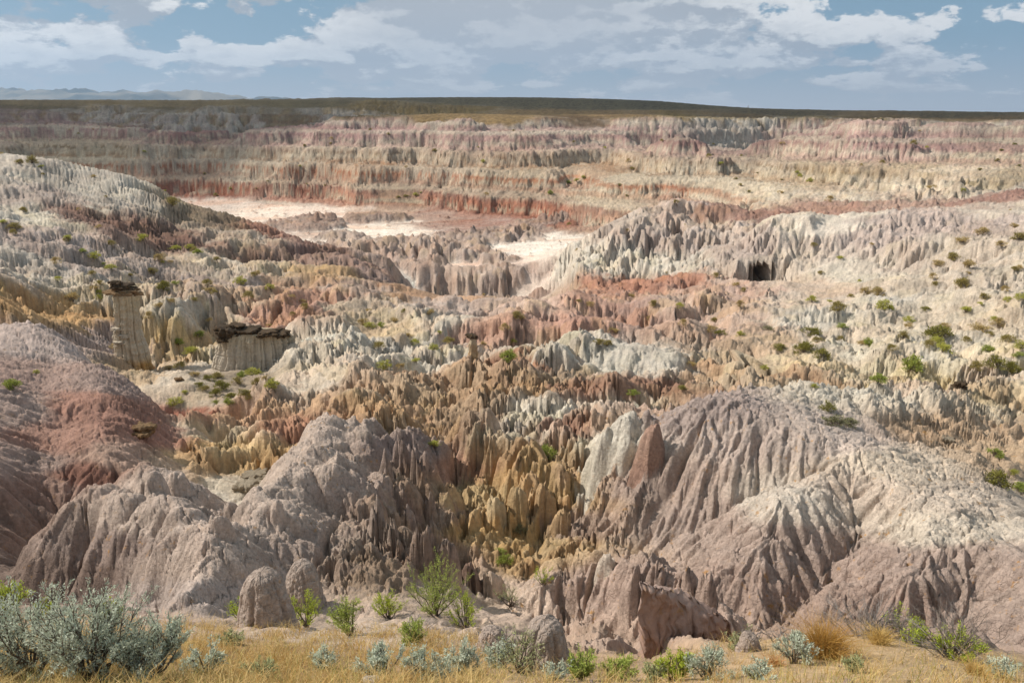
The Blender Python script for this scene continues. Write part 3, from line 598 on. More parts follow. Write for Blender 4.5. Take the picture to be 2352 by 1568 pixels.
# crumbling crust: cracks and crumbs a few hand-widths to a few feet across, coarser where the slopes are larger
ca_ = f32(1010 / 1.32)
for per, am in ((9.0, 1.5), (4.5, .9), (2.6, .5)):
    f1, f2, rn = worley(GU * ca_ / per + fbm(GU * ca_ / per * .5, LNG * ca_ / per * .5, 97, 2), LNG * ca_ / per * .7, 95 + int(per * 3))
    cr_ = np.clip((f2 - f1) * 2.5, 0, 1) ** .6 * (.55 + .6 * rn) - .5
    H += (cr_ * CELL * am * np.clip(FLU + .5 * SPI, 0, 1.2) * (1 - .8 * flat) * (1 - RIMM) * (1 - .6 * HILLM)).astype(f32)
# mottled scrub on the rims reads as small hummocks
H += (fbm(GX / 6, GY / 6, 55, 2) * .5 * (1 - np.clip(FLU * 4, 0, 1)) * sstep(250, 400, GY) * core).astype(f32)
GH = H

# ---- caves: the wall is pushed in
GXD = GX.copy(); GYD = GY.copy()
for (X, Y, d_, a_, up_, dn_, dep_) in CAVES:
    c = pt(X, Y, d_)
    m = (np.abs(GX - c[0]) < a_ * 1.3) & (GH > c[2] - dn_ * 1.1) & (GH < c[2] + up_ * 1.3) & (GY > c[1] - .8) & (GY < c[1] + 2.5)
    zz = GH[m] - c[2]; xx = GX[m] - c[0] + fbm(GX[m] / a_ * 1.3, GH[m] / a_ * 1.3, 19, 3) * .16 * a_
    e = (xx / a_) ** 2 + (zz / np.where(zz > 0, up_, dn_)) ** 2
    GYD[m] += (dep_ * np.clip(1 - e, 0, 1) ** .33).astype(f32)
# ------------------------------------------------------------------ colours of the ground
tt = GH / GY
sc_ = 1.5 + GY * .035
wz = fbm(GX / sc_, LNG * 26, 72, 5, .62) * f32(.062); wz2 = fbm(GX / (sc_ * 2), LNG * 20, 73, 5, .62) * f32(.075)
wz *= (1 - .5 * HILLM); wz2 *= (1 - .5 * HILLM)
cr, cg, cb = from_sites(GU + wz, LNG + wz2, tt + wz2 * f32(.22), [_sc[:, 0], _sc[:, 1], _sc[:, 2]], 3, 2.6)
RGB = np.stack([cr, cg, cb], -1)
ic = np.array(srgb(178, 150, 138), f32); RGB = RGB + (ic - RGB) * (ISL * .85)[..., None]
lum = (RGB @ np.array([.3, .55, .15], f32))[..., None]
RGB = lum + (RGB - lum) * (.66 - .10 * (sstep(50, 80, GY) * sstep(240, 180, GY))[..., None])
# chutes of dry grass between the grey buttresses of the far walls
ch = (sstep(-.05, -.30, GUL) * sstep(330, 420, GY) * sstep(.3, .8, FLU) * sstep(-22, -4, GH + fbm(GX / 20, GY / 20, 83, 2) * 6))[..., None]
RGB = RGB + (np.array(srgb(128, 108, 64), f32) - RGB) * ch * .8
for m, up, kc in KCOL:
    cc_ = np.array(srgb(*kc), f32); cl_ = (cc_ @ np.array([.3, .55, .15], f32)); cc_ = cl_ + (cc_ - cl_) * f32(.68)
    sub = RGB[m]; RGB[m] = np.where(up[:, None], cc_ + (sub - cc_) * .15, sub)
# level beds of the far walls
BZ = [(-34,(214,200,184)),(-29.6,(172,116,94)),(-28.2,(200,184,164)),(-27.2,(176,118,94)),(-25.4,(150,104,90)),(-24.6,(202,188,170)),(-23.0,(190,160,140)),(-21.8,(206,194,176)),(-20.6,(188,132,100)),(-19.6,(202,190,172)),(-17.4,(178,150,122)),(-16.6,(206,194,174)),(-14.6,(150,128,100)),(-13.9,(198,182,164)),(-12.4,(186,158,150)),(-11.0,(206,194,180)),(-9.6,(178,146,144)),(-7.6,(200,188,176)),(-6.2,(184,154,152)),(-4.4,(204,194,182)),(-2.6,(186,162,156)),(-1.0,(198,188,176)),(4.0,(176,170,162))]
zq = GH + fbm(GX / 40, GY / 40, 66, 3) * f32(1.1) + GX * f32(.006)
bi = np.clip(np.searchsorted(np.array([b[0] for b in BZ]), zq) - 1, 0, len(BZ) - 1)
BC = np.array([srgb(*b[1]) for b in BZ], f32)[bi]
kb = ((1 - .8 * sstep(.19, .21, GU) * sstep(.33, .31, GU) * sstep(265, 290, GY)) * sstep(150, 240, GY) * np.clip(FLU * 1.6 - .3, 0, 1) * (1 - flat) * (1 - .6 * sstep(420, 480, GY)) * (1 - ISL))[..., None]  # recess between the mesas keeps darker site colours in place of its shade
RGB = RGB + (BC - RGB) * kb * .66
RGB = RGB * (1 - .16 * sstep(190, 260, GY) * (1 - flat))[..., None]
rimk = (sstep(-3.5, -.8, GH - 8.0 * sstep(430, 480, GY) * sstep(-.1, -.25, GU) + fbm(GX / 14, GY / 14, 86, 3) * 2.6) * sstep(330, 380, GY) * sstep(700, 600, GY) * sstep(.1, .5, FLU))[..., None]
RGB = RGB + (np.array(srgb(112, 98, 62), f32) - RGB) * rimk * .85
# every pinnacle and rib has its own tint
for lam, am in ((5.0, .55), (1.7, .6)):
    k_ = am * res(lam) * np.clip(SPI * 1.2 + .15, .1, 1) * (1 - .8 * HILLM) * (1 - flat) * (1 - RIMM)
    w1, w2, rn = worley(GX / lam + wz * 20, GY / lam, 300 + int(lam * 10))
    T = np.array([[1.10, 1.09, 1.05], [.98, .86, .78], [.90, .90, .91], [1.06, 1.0, .80], [1.02, 1.02, 1.0], [.86, .76, .68], [1.1, 1.0, .9]], f32)
    RGB = RGB * (1 + (T[np.minimum((rn * 7).astype(np.int32), 6)] - 1) * k_[..., None])
# strata: thin beds that keep their height
zb = GH + fbm(GX / 30, GY / 30, 75, 2) * f32(1.2)
band = perlin(zb * .55, GX * .006, 76) * .6 + perlin(zb * 1.5, GX * .01, 77) * .5
amp = (.22 * sstep(60, 200, GY) + .12) * np.clip(FLU * 1.5, 0, 1) * (1 - flat)
pink = np.array([1.05, .93, .90], f32); pale = np.array([1.04, 1.06, 1.06], f32)
b_ = np.clip(band * 2.2, -1, 1)[..., None]
RGB = RGB * (1 + amp[..., None] * np.where(b_ > 0, b_ * (pale * 1.25 - 1) * 2.0, -b_ * (pink * .72 - 1)))
# blotches
bl = fbm(GX / (.4 + GY * .02), GY / (.4 + GY * .02), 78, 4)[..., None]
RGB = RGB * (1 + bl * .32 * (1 - .5 * flat[..., None]))
gr_ = (hsh(np.arange(GY.size).reshape(GY.shape).astype(np.int32), np.zeros(GY.shape, np.int32), 5) - .5)[..., None]
RGB = RGB * (1 + gr_ * (.20 - .10 * HILLM[..., None]))
# yellow-olive clumps on the grassy tops
gm = (1 - np.clip(FLU * 3, 0, 1)) * sstep(250, 330, GY)
sp_ = sstep(.05, .3, perlin(GX / 2.2, GY / 2.8, 79))[..., None]
RGB = RGB * (1 - .45 * gm[..., None] * sp_)
# reddish silt over the white wash
silt = (flat * sstep(.0, .35, fbm(GX / 30, GY / 5, 81, 4)))[..., None]
RGB = RGB * (1 - silt * np.array([.06, .20, .27], f32))
# dark crumbs on the wash
crumb = (flat * sstep(.38, .5, fbm(GX / 2.6, GY / 2.6, 91, 2)))[..., None]
RGB = RGB * (1 - crumb * np.array([.35, .45, .5], f32))
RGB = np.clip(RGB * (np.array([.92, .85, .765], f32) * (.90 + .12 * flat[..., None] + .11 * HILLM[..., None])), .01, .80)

# ------------------------------------------------------------------ materials
def new_mat(name):
    m = bpy.data.materials.new(name); m.use_nodes = True
    nt = m.node_tree; b = nt.nodes['Principled BSDF']
    b.inputs['Roughness'].default_value = .95
    b.inputs['Specular IOR Level'].default_value = .12
    return m, nt, b

def ground_material(name, fine=1.0, cracks=0.0, lichen=0.0):
    m, nt, b = new_mat(name); N = nt.nodes; L = nt.links
    at = N.new('ShaderNodeAttribute'); at.attribute_name = 'Col'
    geo = N.new('ShaderNodeNewGeometry')
    def noise(s, d, r, vec=None):
        n = N.new('ShaderNodeTexNoise'); n.inputs['Scale'].default_value = s; n.inputs['Detail'].default_value = d; n.inputs['Roughness'].default_value = r
        L.new(vec or geo.outputs['Position'], n.inputs['Vector']); return n.outputs[0]
    def mapr(v, a, c, lo, hi):
        n = N.new('ShaderNodeMapRange'); n.inputs[1].default_value = a; n.inputs[2].default_value = c; n.inputs[3].default_value = lo; n.inputs[4].default_value = hi
        L.new(v, n.inputs[0]); return n.outputs[0]
    def mul(a, v):
        n = N.new('ShaderNodeMix'); n.data_type = 'RGBA'; n.blend_type = 'MULTIPLY'; n.inputs[0].default_value = 1
        L.new(a, n.inputs[6]); L.new(v, n.inputs[7]); return n.outputs[2]
    n1 = noise(2.2 * fine, 6, .65); n2 = noise(9 * fine, 5, .7)
    c = mul(at.outputs['Color'], mapr(n1, .3, .7, .80, 1.16))
    c = mul(c, mapr(n2, .3, .7, .78, 1.18))
    if lichen:
        n3 = noise(5.5, 4, .6); n4 = noise(.9, 3, .5)
        f = N.new('ShaderNodeMath'); f.operation = 'MULTIPLY'
        L.new(mapr(n3, .60, .68, 0, 1), f.inputs[0]); L.new(mapr(n4, .48, .62, 0, lichen), f.inputs[1])
        mx = N.new('ShaderNodeMix'); mx.data_type = 'RGBA'; L.new(f.outputs[0], mx.inputs[0]); L.new(c, mx.inputs[6])
        mx.inputs[7].default_value = (.42, .22, .07, 1); c = mx.outputs[2]
    hgt = noise(4 * fine, 8, .72)
    bmp = N.new('ShaderNodeBump'); bmp.inputs['Strength'].default_value = .75; bmp.inputs['Distance'].default_value = .12 / fine
    L.new(hgt, bmp.inputs['Height'])
    st = N.new('ShaderNodeMapping'); st.inputs['Scale'].default_value = (7 * fine, 7 * fine, .9 * fine); L.new(geo.outputs['Position'], st.inputs[0])
    b3 = N.new('ShaderNodeBump'); b3.inputs['Strength'].default_value = .8; b3.inputs['Distance'].default_value = .07 / fine
    L.new(noise(1.0, 5, .6, st.outputs[0]), b3.inputs['Height']); L.new(bmp.outputs[0], b3.inputs['Normal'])
    last = b3.outputs[0]
    if cracks:
        vo = N.new('ShaderNodeTexVoronoi'); vo.feature = 'DISTANCE_TO_EDGE'; vo.inputs['Scale'].default_value = 7.5
        wv = N.new('ShaderNodeTexNoise'); wv.inputs['Scale'].default_value = 6; wv.inputs['Detail'].default_value = 3
        L.new(geo.outputs['Position'], wv.inputs['Vector'])
        ad = N.new('ShaderNodeVectorMath'); ad.operation = 'MULTIPLY_ADD'; ad.inputs[1].default_value = (.22, .22, .22)
        L.new(wv.outputs['Color'], ad.inputs[0]); L.new(geo.outputs['Position'], ad.inputs[2])
        L.new(ad.outputs[0], vo.inputs['Vector'])
        b2 = N.new('ShaderNodeBump'); b2.inputs['Strength'].default_value = cracks; b2.inputs['Distance'].default_value = .035
        L.new(mapr(vo.outputs['Distance'], 0, .07, 0, 1), b2.inputs['Height']); L.new(last, b2.inputs['Normal']); last = b2.outputs[0]
    L.new(last, b.inputs['Normal']); L.new(c, b.inputs['Base Color'])
    return m
M_near = ground_material('cracked_clay', 1.6, .55, .8)
M_mid = ground_material('banded_clay', .8, 0, .35)
M_far = ground_material('far_clay', .22)
M_soil = ground_material('dry_soil', 2.2)

# ------------------------------------------------------------------ the ground as named pieces of one continuous surface
def link(o, parent=None):
    scene.collection.objects.link(o)
    if parent is not None: o.parent = parent
    return o

R_RIM, R_HILL, R_RIDGE, R_WHITE, R_BAD, R_FLOOR, R_LEFT, R_MESA, R_RMESA, R_FARWALL, R_PLAIN = range(11)
REG = np.full(GY.shape, R_BAD, np.int8)
REG[FID == 1] = R_HILL; REG[FID == 2] = R_RIDGE; REG[FID == 3] = R_WHITE
REG[(REG == R_BAD) & (GY > 60) & (GY < 175) & (GU < -.17)] = R_LEFT
REG[flat > .5] = R_FLOOR
top = (FLU < .3)
REG[(REG == R_BAD) & (GY > 200) & (GU < .235)] = R_MESA
REG[(REG == R_BAD) & (GY > 165) & (GU >= .235)] = R_RMESA
REG[(REG > R_WHITE) & (GY > 400) & ~((REG == R_FLOOR))] = R_FARWALL
REG[(GY > 455) & top] = R_PLAIN; REG[GY > 700] = R_PLAIN
REG[(GY < EDGE) & (KM < .5)] = R_RIM
STRUCT = {R_RIM: ('rim_ground', M_soil), R_HILL: ('hill', M_near), R_RIDGE: ('ridge', M_near), R_WHITE: ('hill', M_mid), R_BAD: ('terrain', M_mid),
          R_FLOOR: ('canyon_floor', M_far), R_LEFT: ('hillside', M_mid), R_MESA: ('mesa', M_far), R_RMESA: ('mesa', M_far), R_FARWALL: ('canyon_wall', M_far), R_PLAIN: ('plain', M_far)}
SLAB = {R_RIM: 'grassy clay rim at the bottom edge of the view', R_HILL: 'large smooth mauve clay hill on the right', R_RIDGE: 'forked mauve clay ridge on the left', R_WHITE: 'pale grey clay knoll amid the pinnacles',
        R_BAD: 'pinnacled badlands of tan, cream and red clay', R_FLOOR: 'white washed-out canyon floor', R_LEFT: 'banded clay hillside on the left', R_MESA: 'broad banded mesa slope in the middle', R_RMESA: 'banded pink mesa on the right',
        R_FARWALL: 'grey far canyon wall under the grassy plain', R_PLAIN: 'grassy plain beyond the canyon'}
flatv = np.stack([GXD.ravel(), GYD.ravel(), GH.ravel()], 1).astype(f32)
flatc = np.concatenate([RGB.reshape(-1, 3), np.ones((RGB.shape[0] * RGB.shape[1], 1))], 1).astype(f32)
ii = np.arange(NROW - 1)[:, None] * NCOL + np.arange(NCOL - 1)[None]
quads = np.stack([ii, ii + 1, ii + NCOL + 1, ii + NCOL], -1).reshape(-1, 4)
qreg = REG[:-1, :-1].ravel()
def mesh_from(name, v, q, c=None, smooth=True):
    me = bpy.data.meshes.new(name)
    k = q.shape[1]
    me.vertices.add(len(v)); me.vertices.foreach_set('co', np.ascontiguousarray(v, f32).ravel())
    me.loops.add(len(q) * k); me.loops.foreach_set('vertex_index', np.ascontiguousarray(q, np.int32).ravel())
    me.polygons.add(len(q)); me.polygons.foreach_set('loop_start', np.arange(0, len(q) * k, k, dtype=np.int32))
    me.polygons.foreach_set('use_smooth', np.full(len(q), smooth, bool))
    if c is not None:
        a = me.color_attributes.new('Col', 'FLOAT_COLOR', 'POINT'); a.data.foreach_set('color', np.ascontiguousarray(c, f32).ravel())
    me.update(calc_edges=True)
    return me
for rid, (nm, mat) in STRUCT.items():
    q = quads[qreg == rid]
    if len(q) == 0: continue
    used, inv = np.unique(q, return_inverse=True)
    me = mesh_from(nm, flatv[used], inv.reshape(-1, 4), flatc[used])
    me.materials.append(mat)
    o = link(bpy.data.objects.new(nm, me)); o['kind'] = 'structure'; o['label'] = SLAB[rid]
# ------------------------------------------------------------------ helpers for things
rng = np.random.default_rng(7)
def tag(o, label, cat, group=None):
    o['label'] = label; o['category'] = cat
    if group: o['group'] = group
    return o
def empty(name, loc, rz=0.0):
    o = bpy.data.objects.new(name, None); link(o); o.location = loc; o.rotation_euler = (0, 0, rz); o.empty_display_size = .2
    return o
def part(name, me, parent, mat=None, label=None):
    if mat is not None and not me.materials: me.materials.append(mat)
    o = bpy.data.objects.new(name, me); link(o, parent)
    if label: o['label'] = label
    return o
def copy_tree(o, parent=None):
    c = o.copy(); scene.collection.objects.link(c); c.parent = parent
    for ch in list(o.children): copy_tree(ch, c)
    return c

class Geo:
    def __init__(s): s.v = []; s.q = []; s.t = []; s.c = []; s.n = 0
    def add(s, v, q=None, t=None, c=None):
        v = np.asarray(v, float); s.v.append(v)
        if q is not None and len(q): s.q.append(np.asarray(q, int) + s.n)
        if t is not None and len(t): s.t.append(np.asarray(t, int) + s.n)
        s.c.append(np.ones((len(v), 4)) if c is None else np.broadcast_to(np.append(c, 1.0) if np.ndim(c) == 1 else c, (len(v), 4)))
        s.n += len(v)
    def mesh(s, name, smooth=True, colour=False):
        v = np.concatenate(s.v); me = bpy.data.meshes.new(name)
        fs = []; tot = []
        for arr, k in ((s.q, 4), (s.t, 3)):
            if arr:
                a = np.concatenate(arr); fs.append(a.ravel()); tot += [np.full(len(a), k)]
        loops = np.concatenate(fs); tot = np.concatenate(tot); st = np.concatenate([[0], np.cumsum(tot)[:-1]])
        me.vertices.add(len(v)); me.vertices.foreach_set('co', v.astype(f32).ravel())
        me.loops.add(len(loops)); me.loops.foreach_set('vertex_index', loops.astype(np.int32))
        me.polygons.add(len(tot)); me.polygons.foreach_set('loop_start', st.astype(np.int32))
        me.polygons.foreach_set('use_smooth', np.full(len(tot), smooth, bool))
        if colour:
            a = me.color_attributes.new('Col', 'FLOAT_COLOR', 'POINT'); a.data.foreach_set('color', np.concatenate(s.c).astype(f32).ravel())
        me.update(calc_edges=True)
        return me

def tube(g, P, R, k=4, c=None):
    """tapering stem along a line of points"""
    P = np.asarray(P, float); n = len(P)
    T = np.gradient(P, axis=0); T /= np.linalg.norm(T, axis=1)[:, None] + 1e-9
    a = np.cross(T, [0.31, 0.77, 0.56]); a /= np.linalg.norm(a, axis=1)[:, None] + 1e-9; b = np.cross(T, a)
    th = np.arange(k) / k * 2 * math.pi
    V = P[:, None] + (a[:, None] * np.cos(th)[None, :, None] + b[:, None] * np.sin(th)[None, :, None]) * np.asarray(R)[:, None, None]
    idx = np.arange(n * k).reshape(n, k)
    q = np.stack([idx[:-1], np.roll(idx[:-1], -1, 1), np.roll(idx[1:], -1, 1), idx[1:]], -1).reshape(-1, 4)
    g.add(V.reshape(-1, 3), q=q, c=c)

def leaves(g, C, D, ln, wd, c=None, jitter=.35):
    """narrow leaves at points C growing along D"""
    n = len(C); D = D / (np.linalg.norm(D, axis=1)[:, None] + 1e-9)
    D = D + rng.normal(0, jitter, (n, 3)); D /= np.linalg.norm(D, axis=1)[:, None]
    S = np.cross(D, rng.normal(0, 1, (n, 3))); S /= np.linalg.norm(S, axis=1)[:, None] + 1e-9
    l = (ln * rng.uniform(.6, 1.3, n))[:, None]; w = (wd * rng.uniform(.7, 1.2, n))[:, None]
    V = np.stack([C - S * w * .3, C + D * l * .55 - S * w * .5, C + D * l, C + D * l * .5 + S * w * .5], 1)
    i = np.arange(n * 4).reshape(n, 4)
    cc = None
    if c is not None:
        cc = np.concatenate([np.repeat(np.asarray(c)[:, None], 4, 1).reshape(-1, 3), np.ones((n * 4, 1))], 1)
    g.add(V.reshape(-1, 3), q=i, c=cc)

def noise3(P, s, f):
    return (perlin(P[:, 0] * f + P[:, 2] * f * .7 + s, P[:, 1] * f - P[:, 2] * f * .6, s) + perlin(P[:, 2] * f + 3.3, P[:, 0] * f - P[:, 1] * f * .8, s + 3)) * .5

def loft(prof, nz=30, na=44, seed=0, flute=.06, nfl=11, lump=.06, fl_pow=.5, bed=0.0):
    """upright rock: prof(t) -> z, rx, ry, ox, oy for t in 0..1 from foot to top; ribs run down its sides"""
    g = Geo(); V = []
    th = np.arange(na) / na * 2 * math.pi
    r0 = np.random.default_rng(seed); ph = r0.uniform(0, 6.28, 6)
    for i in range(nz):
        t = i / (nz - 1); z, rx, ry, ox, oy = prof(t)
        w = np.abs(np.sin(th * nfl * .5 + ph[0] + .9 * np.sin(th * 2 + ph[1]) + .35 * t * math.sin(ph[2]))) ** fl_pow - .7
        w2 = np.abs(np.sin(th * nfl * 1.3 + ph[3] + .8 * np.sin(th * 3 + ph[4]))) ** .6 - .7
        k = 1 + flute * (1.0 * w + .5 * w2) * min(1, (1 - t) * 6 + .15)
        if bed: k = k * (1 + bed * (perlin(np.full(na, z * 9.0 + seed), th * .8, seed)))
        V.append(np.stack([ox + rx * k * np.cos(th), oy + ry * k * np.sin(th), np.full(na, z)], 1))
    V = np.concatenate(V); sc = np.ptp(V[:, 0]) + 1e-6
    for f, a in ((2.2, 1.0), (5, .6), (11, .4), (24, .22)):
        n = noise3(V / sc, seed + int(f), f)
        ctr = V.copy(); ctr[:, 2] = 0; ln = np.linalg.norm(ctr[:, :2], axis=1)[:, None] + 1e-6
        V[:, :2] += ctr[:, :2] / ln * (n * lump * sc * a)[:, None]
        V[:, 2] += noise3(V / sc + 5, seed + 9 + int(f), f) * lump * sc * a * .35
    idx = np.arange(nz * na).reshape(nz, na)
    q = np.stack([idx[:-1], np.roll(idx[:-1], -1, 1), np.roll(idx[1:], -1, 1), idx[1:]], -1).reshape(-1, 4)
    topc = V[idx[-1]].mean(0); botc = V[idx[0]].mean(0)
    VV = np.concatenate([V, [topc, botc]])
    t1 = np.stack([idx[-1], np.roll(idx[-1], -1), np.full(na, nz * na)], 1)
    t2 = np.stack([np.roll(idx[0], -1), idx[0], np.full(na, nz * na + 1)], 1)
    g.add(VV, q=q, t=np.concatenate([t1, t2]))
    return g

def slab_geo(lx, ly, h, seed, na=36, layers=3):
    """weathered flat-lying slab: thin ragged beds one on the other"""
    r0 = np.random.default_rng(seed); g = Geo(); th = np.arange(na) / na * 2 * math.pi
    z = -h * .5
    for k in range(layers):
        t = h / layers * r0.uniform(.7, 1.3); off = r0.normal(0, .09, 2) * np.array([lx, ly]); sc = r0.uniform(.78, 1.08)
        out = 1 + .34 * perlin(np.cos(th) * 1.3 + seed, np.sin(th) * 1.3 + k * 3.1, seed) + .28 * perlin(np.cos(th) * 3.5 + seed, np.sin(th) * 3.5 + k * 2.7, seed + 1) + .18 * perlin(np.cos(th) * 9 + k, np.sin(th) * 9, seed + 2)
        rows = []
        for zz, q in ((0, .55), (0, .93), (.25, 1.0), (.7, .98), (1, .88), (1.06, .5), (1.08, .05)):
            wob = .05 * perlin(np.cos(th) * 5 + zz * 3, np.sin(th) * 5 + k, seed + 4)
            rr = sc * out * q * (1 + wob)
            rows.append(np.stack([off[0] + lx * .5 * rr * np.cos(th), off[1] + ly * .5 * rr * np.sin(th), z + zz * t + .26 * h * perlin(np.cos(th) * 2.6 * q + k, np.sin(th) * 2 * q, seed + 6) * q], 1))
        V = np.concatenate(rows); idx = np.arange(len(V)).reshape(len(rows), na)
        q4 = np.stack([idx[:-1], np.roll(idx[:-1], -1, 1), np.roll(idx[1:], -1, 1), idx[1:]], -1).reshape(-1, 4)
        g.add(V, q=q4); z += t * .86
    return g

# ------------------------------------------------------------------ materials for things
def clay(name, cols, zs, specks=.5, scale=1.0):
    """clay that changes colour with height on the object: cols at heights zs"""
    m, nt, b = new_mat(name); N = nt.nodes; L = nt.links
    tc = N.new('ShaderNodeTexCoord'); sp = N.new('ShaderNodeSeparateXYZ'); L.new(tc.outputs['Object'], sp.inputs[0])
    nz = N.new('ShaderNodeTexNoise'); nz.inputs['Scale'].default_value = 1.1 * scale; nz.inputs['Detail'].default_value = 5; L.new(tc.outputs['Object'], nz.inputs['Vector'])
    ad = N.new('ShaderNodeMath'); ad.operation = 'MULTIPLY_ADD'; ad.inputs[1].default_value = (zs[-1] - zs[0]) * .30; L.new(nz.outputs[0], ad.inputs[0]); L.new(sp.outputs[2], ad.inputs[2])
    mr = N.new('ShaderNodeMapRange'); mr.inputs[1].default_value = zs[0] + (zs[-1] - zs[0]) * .15; mr.inputs[2].default_value = zs[-1] + (zs[-1] - zs[0]) * .15; L.new(ad.outputs[0], mr.inputs[0])
    rp = N.new('ShaderNodeValToRGB'); L.new(mr.outputs[0], rp.inputs[0])
    el = rp.color_ramp.elements
    while len(el) < len(cols): el.new(.5)
    for e, c, z in zip(el, cols, zs):
        e.position = (z - zs[0]) / (zs[-1] - zs[0]); e.color = (*srgb(*c) * np.array([.80, .74, .68]), 1)
    n2 = N.new('ShaderNodeTexNoise'); n2.inputs['Scale'].default_value = 7 * scale; n2.inputs['Detail'].default_value = 7; n2.inputs['Roughness'].default_value = .7; L.new(tc.outputs['Object'], n2.inputs['Vector'])
    m2 = N.new('ShaderNodeMapRange'); m2.inputs[1].default_value = .3; m2.inputs[2].default_value = .7; m2.inputs[3].default_value = .78; m2.inputs[4].default_value = 1.18; L.new(n2.outputs[0], m2.inputs[0])
    mu = N.new('ShaderNodeMix'); mu.data_type = 'RGBA'; mu.blend_type = 'MULTIPLY'; mu.inputs[0].default_value = 1; L.new(rp.outputs[0], mu.inputs[6]); L.new(m2.outputs[0], mu.inputs[7])
    c = mu.outputs[2]
    if specks:
        n3 = N.new('ShaderNodeTexNoise'); n3.inputs['Scale'].default_value = 6; n3.inputs['Detail'].default_value = 4; L.new(tc.outputs['Object'], n3.inputs['Vector'])
        m3 = N.new('ShaderNodeMapRange'); m3.inputs[1].default_value = .62; m3.inputs[2].default_value = .70; m3.inputs[4].default_value = specks; L.new(n3.outputs[0], m3.inputs[0])
        mx = N.new('ShaderNodeMix'); mx.data_type = 'RGBA'; L.new(m3.outputs[0], mx.inputs[0]); L.new(c, mx.inputs[6]); mx.inputs[7].default_value = (.36, .20, .07, 1); c = mx.outputs[2]
    bm = N.new('ShaderNodeBump'); bm.inputs['Strength'].default_value = .8; bm.inputs['Distance'].default_value = .06; L.new(n2.outputs[0], bm.inputs['Height'])
    L.new(bm.outputs[0], b.inputs['Normal']); L.new(c, b.inputs['Base Color'])
    return m
M_mauve = clay('mauve_clay', [(178,156,146), (186,168,160), (196,182,176)], [-.5, .5, 1.6], .7)
M_mauve2 = clay('brown_mauve_clay', [(178,150,134), (170,144,132), (184,164,156)], [-.5, .9, 2.0], .5)
M_hood = clay('hoodoo_clay', [(176,122,98), (204,168,112), (202,194,178), (198,190,174), (206,196,172)], [0, .9, 1.5, 4.0, 5.2], .2)
M_pale = clay('pale_clay', [(200,192,178), (206,200,188), (196,184,160)], [0, 1.6, 3.0], .25)
M_tan = clay('tan_clay', [(186,152,118), (190,164,130), (202,190,168)], [0, .8, 1.6], .3)
M_red = clay('red_clay', [(186,150,122), (158,96,74), (172,112,90)], [0, .5, 1.9], .25)
M_cap = clay('dark_sandstone', [(78,66,52), (92,78,62), (70,62,54)], [-.4, 0, .4], .25, 2.0)
M_cap2 = clay('brown_sandstone', [(120,96,72), (140,116,88), (128,110,88)], [-.4, 0, .4], .3, 2.0)
M_capg = clay('grey_sandstone', [(176,166,148), (142,132,116), (182,174,158)], [-.3, 0, .3], .2, 2.0)

def leaf_mat(name, use_attr=True, col=(.2, .2, .1), trans=.3):
    m = bpy.data.materials.new(name); m.use_nodes = True; nt = m.node_tree; N = nt.nodes; L = nt.links
    b = N['Principled BSDF']; out = N['Material Output']
    b.inputs['Roughness'].default_value = .8; b.inputs['Specular IOR Level'].default_value = .15
    tr = N.new('ShaderNodeBsdfTranslucent'); mx = N.new('ShaderNodeMixShader'); mx.inputs[0].default_value = trans
    if use_attr:
        at = N.new('ShaderNodeAttribute'); at.attribute_name = 'Col'; src = at.outputs['Color']
    else:
        oi = N.new('ShaderNodeObjectInfo'); geo = N.new('ShaderNodeTexCoord')
        nz = N.new('ShaderNodeTexNoise'); nz.inputs['Scale'].default_value = 5; L.new(geo.outputs['Object'], nz.inputs['Vector'])
        ms = N.new('ShaderNodeMath'); ms.operation = 'MULTIPLY_ADD'; ms.inputs[1].default_value = .5; L.new(oi.outputs['Random'], ms.inputs[0]); L.new(nz.outputs[0], ms.inputs[2])
        rp = N.new('ShaderNodeValToRGB'); L.new(ms.outputs[0], rp.inputs[0])
        rp.color_ramp.elements[0].position = .35; rp.color_ramp.elements[1].position = 1.0
        rp.color_ramp.elements[0].color = (*(np.array(col) * .7), 1); rp.color_ramp.elements[1].color = (*(np.array(col) * 1.35), 1); src = rp.outputs[0]
    L.new(src, b.inputs['Base Color']); L.new(src, tr.inputs[0])
    L.new(b.outputs[0], mx.inputs[1]); L.new(tr.outputs[0], mx.inputs[2]); L.new(mx.outputs[0], out.inputs[0])
    return m
M_leaf = leaf_mat('leaf')
M_bark, _, _b = new_mat('grey_bark'); _b.inputs['Base Color'].default_value = (.16, .125, .095, 1)
M_dead, _, _b = new_mat('dead_twig'); _b.inputs['Base Color'].default_value = (.24, .205, .18, 1)

# ------------------------------------------------------------------ hoodoos and capped walls
def lean_to_ground(p, r):
    return min(fast_h(p[0] + dx * r, p[1] + dy * r) for dx in (-1, 0, 1) for dy in (-1, 0, 1))

def px_m(X, Y, d):                       # metres per frame pixel at that place
    a = pt(X, Y, d); return math.sqrt(a[0] ** 2 + a[1] ** 2 + a[2] ** 2) / math.hypot(FD, math.hypot(X - 1176, Y - 784))

